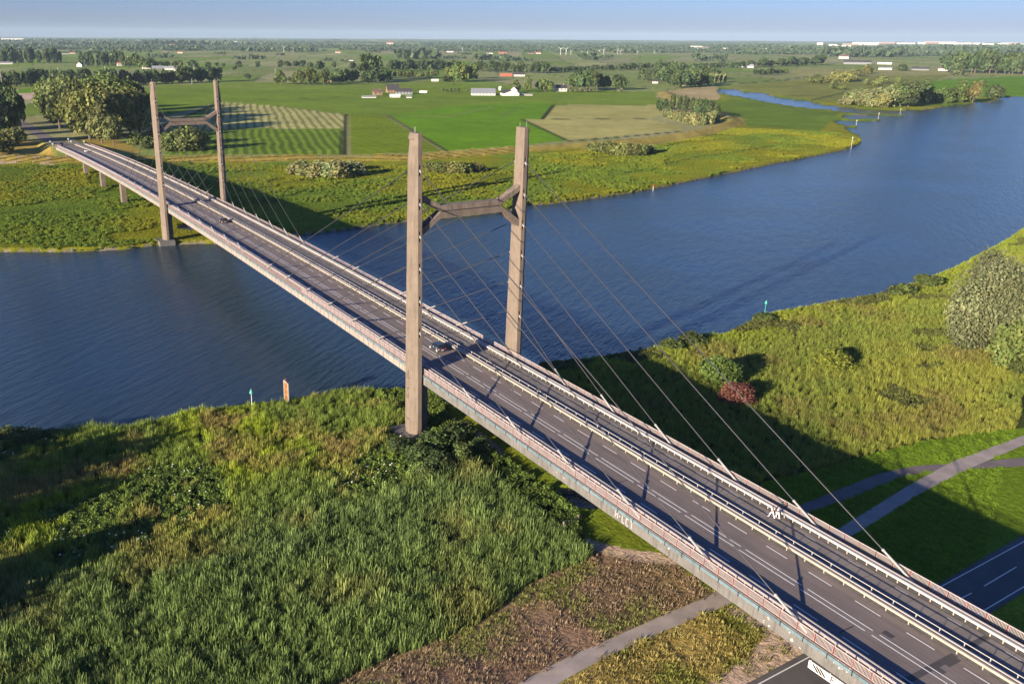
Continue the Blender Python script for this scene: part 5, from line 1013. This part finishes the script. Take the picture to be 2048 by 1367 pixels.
# white poles of the power line at the left
for x, y, h, _ in [(25.3,1259.6,31,31),(161,1698.2,14,14),(244.9,1688.7,16.2,16.2),(382.6,1562.4,20.6,20.6),(493.2,1429.1,16.6,16.6),(301.4,1286.8,8.6,8.6)]:
    r = empty('utility_pole', (x, y, GZ)); mb = MB(); mb.tube((0, 0, -.5), (0, 0, h), .22, .14, 6); mb.build('pole', M['signwhite'], r); mb = MB(); mb.box(-1.2, 1.2, -.08, .08, h-1.0, h-.8); mb.build('crossarm', M['signwhite'], r); prop(r, 'thin white pole standing in the fields behind the far bridge end', 'pole', 'white poles in the left fields')
# wind turbines on the horizon
for x, y, h, _ in [(3524.4,9304,76.5,76.5),(3640.5,9320.7,59.2,59.2),(5731.5,7313.4,88.1,88.1),(5802.4,7314.8,83,83),(5867.3,7316.1,55.5,55.5),(6005.1,7318.8,44.9,44.9),(6084.7,7320.4,45.1,45.1),(6246,7323.5,62.7,62.7),(6300.4,7324.6,68.6,68.6),(6500.2,7328.6,63.8,63.8),(6542,7329.4,58.1,58.1),(6775.4,7334,47.3,47.3),(7021.8,7338.9,42.1,42.1),(5183.1,8896,48.7,48.7),(5575.1,8938.2,56.1,56.1)]:
    sc = .42
    r = empty('wind_turbine', (x*sc+CAM.x*(1-sc), y*sc+CAM.y*(1-sc), GZ)); h *= sc; mb = MB(); mb.tube((0, 0, -1), (0, 0, h*.66), h*.022, h*.013, 6); mb.build('tower', M['signwhite'], r)
    a0 = random.uniform(0, 2.09); mb = MB(); hub = Vector((0, -h*.03, h*.66)); ca = math.atan2(x-CAM.x, y-CAM.y); dx = Vector((math.cos(ca), -math.sin(ca), 0))
    for q in range(3): a = a0+q*2.094; mb.bar(hub, hub+dx*math.cos(a)*h*.34+Vector((0, 0, math.sin(a)*h*.34)), h*.012, h*.022)
    mb.build('rotor', M['signwhite'], r); prop(r, 'white wind turbine far off on the horizon', 'wind turbine', 'wind turbines on the horizon')
# --- far woods, hedges and the wooded horizon: too far and too many to count
def far_wood(name, specs, tint, label, seed):
    """specs: (x, y, height, half-length, half-depth) clumps; every clump is many leaf-mass quads"""
    r = np.random.default_rng(seed); Vs, Fs, Cs, n0 = [], [], [], 0
    for (x, y, h, w_) in specs:
        hl = w_/2; d = math.hypot(x-CAM.x, y-CAM.y); hd = max(12.0, min(hl*.6, 60)); n = int(min(420, max(24, hl*2*6/h*3)))
        dirx = np.array([(y-CAM.y)/d, -(x-CAM.x)/d]); diry = np.array([(x-CAM.x)/d, (y-CAM.y)/d])
        a = r.uniform(-1, 1, n)*hl; b = r.uniform(-1, 1, n)*hd; top = h*(.6+.5*vnoise(a+x, b*2+y, max(8.0, h*1.1), seed)); z = GZ+top*r.random(n)**.55
        P = np.stack([x+dirx[0]*a+diry[0]*b, y+dirx[1]*a+diry[1]*b, z], 1); nn = r.normal(size=(n, 3))-np.array([diry[0], diry[1], -.4])*.8; s = h*r.uniform(.16, .32, n)
        V, F_ = quads_at(P, nn, r.normal(size=(n, 3)), s*1.2, s); Vs.append(V); Fs.append(F_+n0); n0 += len(V); lb = r.uniform(.6, 1.35, n); Cs.append(np.repeat(np.stack([lb, lb, lb], 1), 4, 0))
    o = fast_mesh(name, np.concatenate(Vs), np.concatenate(Fs), M['leaf'], np.concatenate(Cs).astype(np.float32)); o.color = (*tint, 1); prop(o, label, 'woods', kind='stuff'); return o
FARW = [(433.1,5022.9,27.2,190.3),(763.3,6293.4,15.1,136),(1002.4,6282,26.5,424.6),(832.9,4475.6,21.9,284.9),(1097.8,4280.4,21.3,213.1),(659.4,2966.9,14.9,89.3),(1629.7,6252.2,34.7,554.8),(1348.5,3956.2,22.7,136.4),(1536.1,3917,22.9,137.3),(847,2706.8,10.5,41.8),(902.8,2689.6,14,55.8),(1379.6,2611.4,30.8,40.1),(1404.4,2603.8,25.4,50.9),(1421.2,2530.2,30.3,91),(1458.8,2518.7,21.5,43),(1592.2,2619.1,9.4,94),(1537.2,2364.1,19.1,28.7),(1580.4,2350.4,19.2,95.9),(1606.2,2220.4,11.8,59.2),(1559.7,2235.5,18.5,18.5),(1926.5,2306.7,24,48),(1957.4,2297,27.8,33.3),(2090.5,2396.2,13.6,54.5),(2858.3,3365.5,16,64),(3017.1,3329.5,19,113.8),(3029.8,3462,25,25),(2171.2,2036.9,21.9,32.9),(2199.7,2027.6,14.7,44),(2247,2012.2,22.2,44.4),(3420.6,2338.7,35,315.1),(3327.6,2364.9,29.6,118.3),(3899.6,2404.8,24.8,198.3),(3827.9,2224.1,13.3,26.6),(4170.7,2227.5,36.9,368.7),(5475.6,2928.6,29.6,414.3),(3966.4,3257.7,21.6,344.9),(3919.4,3418.5,18.7,149.7),(4216.3,3203.2,31.7,253.8),(5419.7,4306.2,24.7,395.6),(5312.1,4566.4,25,450.3),(3546,3349.4,17.6,70.4),(4093,4081,17.3,207.5),(4005.2,4296.3,17.6,246),(3875.5,4528.1,17.8,285.2),(3664.3,4781.1,18,324.2),(3162.7,4630.6,20.2,282.3),(2828.5,4678.6,19.7,275.4),(2723.2,5127.9,20.9,250.2),(2103.3,3664,12.8,76.7),(2190.3,5189.8,20.2,283.4),(2208.8,5936.1,22.7,317.6),(2120.6,6539.1,24.6,393.1),(1348.6,4711.5,14.7,117.8),(1735.2,7234.5,22.1,398),(1556,8505.6,25.6,461),(1106.7,8957.6,26.7,480.7),(754.8,8419.3,25,300.4),(4827.1,3572.6,28.7,172.1),(5037.6,3353.9,28.9,288.9),(5596.6,3426.6,31.3,312.5),(6559.6,3666.3,35.7,428.1),(6943.5,3601.8,37.1,371),(5222.8,3688.6,22.9,228.7),(1968.2,4272.1,14.2,113.3),(1828.1,3724.1,12.6,75.3),(2677,3406.6,10.5,62.8),(2695,3674.6,13.7,96.2),(1959.4,3122,9,62.8),(611.1,3661.5,13.5,108),(810.8,3945.9,14.6,102.3),(533.8,3892.1,9.5,47.5),(1017.5,3461,8.8,43.8),(1182.8,3227.2,8.4,33.5),(1046.4,2459.7,8.3,33),(1052.4,2344.6,8,23.9),(3373.1,2873.1,13.4,133.6),(3556.9,2827.2,16.4,197),(3772.2,2773.5,19.7,157.7)]
far_wood('far_woods', FARW, (.075,.11,.05), 'dark belts and clumps of trees far out in the polder', 3)
hz = []
for i in range(520):
    d = 4500*(4.3**RNG.random()); a = math.radians(RNG.uniform(-3, 69)); h = RNG.uniform(9, 16); hz.append((CAM.x+math.sin(a)*d, CAM.y+math.cos(a)*d, h, RNG.uniform(80, 420)*(1+d/9000)))
far_wood('horizon_woods', hz, (.07,.10,.055), 'wooded horizon fading into the haze', 4)
# --- haze
m = bpy.data.materials.new('haze_air'); m.use_nodes = True; nt = m.node_tree; nt.nodes.clear(); out = nt.nodes.new('ShaderNodeOutputMaterial'); pv = nt.nodes.new('ShaderNodeVolumePrincipled')
pv.inputs['Color'].default_value = (.62, .84, 1.0, 1); pv.inputs['Density'].default_value = 3.1e-5; pv.inputs['Anisotropy'].default_value = .0; nt.links.new(pv.outputs[0], out.inputs['Volume'])
mb = MB(); mb.box(-24000, 24000, -24000, 24000, -4, 190); o = mb.build('haze', m); prop(o, 'pale haze over the far country', 'haze', kind='stuff'); o.display_type = 'WIRE'

for o in bridge.children_recursive:                    # repeats past a hundred on the bridge stay one part each
    if o.name.split('.')[0] in ('barrier_post', 'railing_post', 'fascia_rib', 'edge_bracket', 'panel_joint', 'lane_marking', 'railing'): o['kind'] = 'stuff'
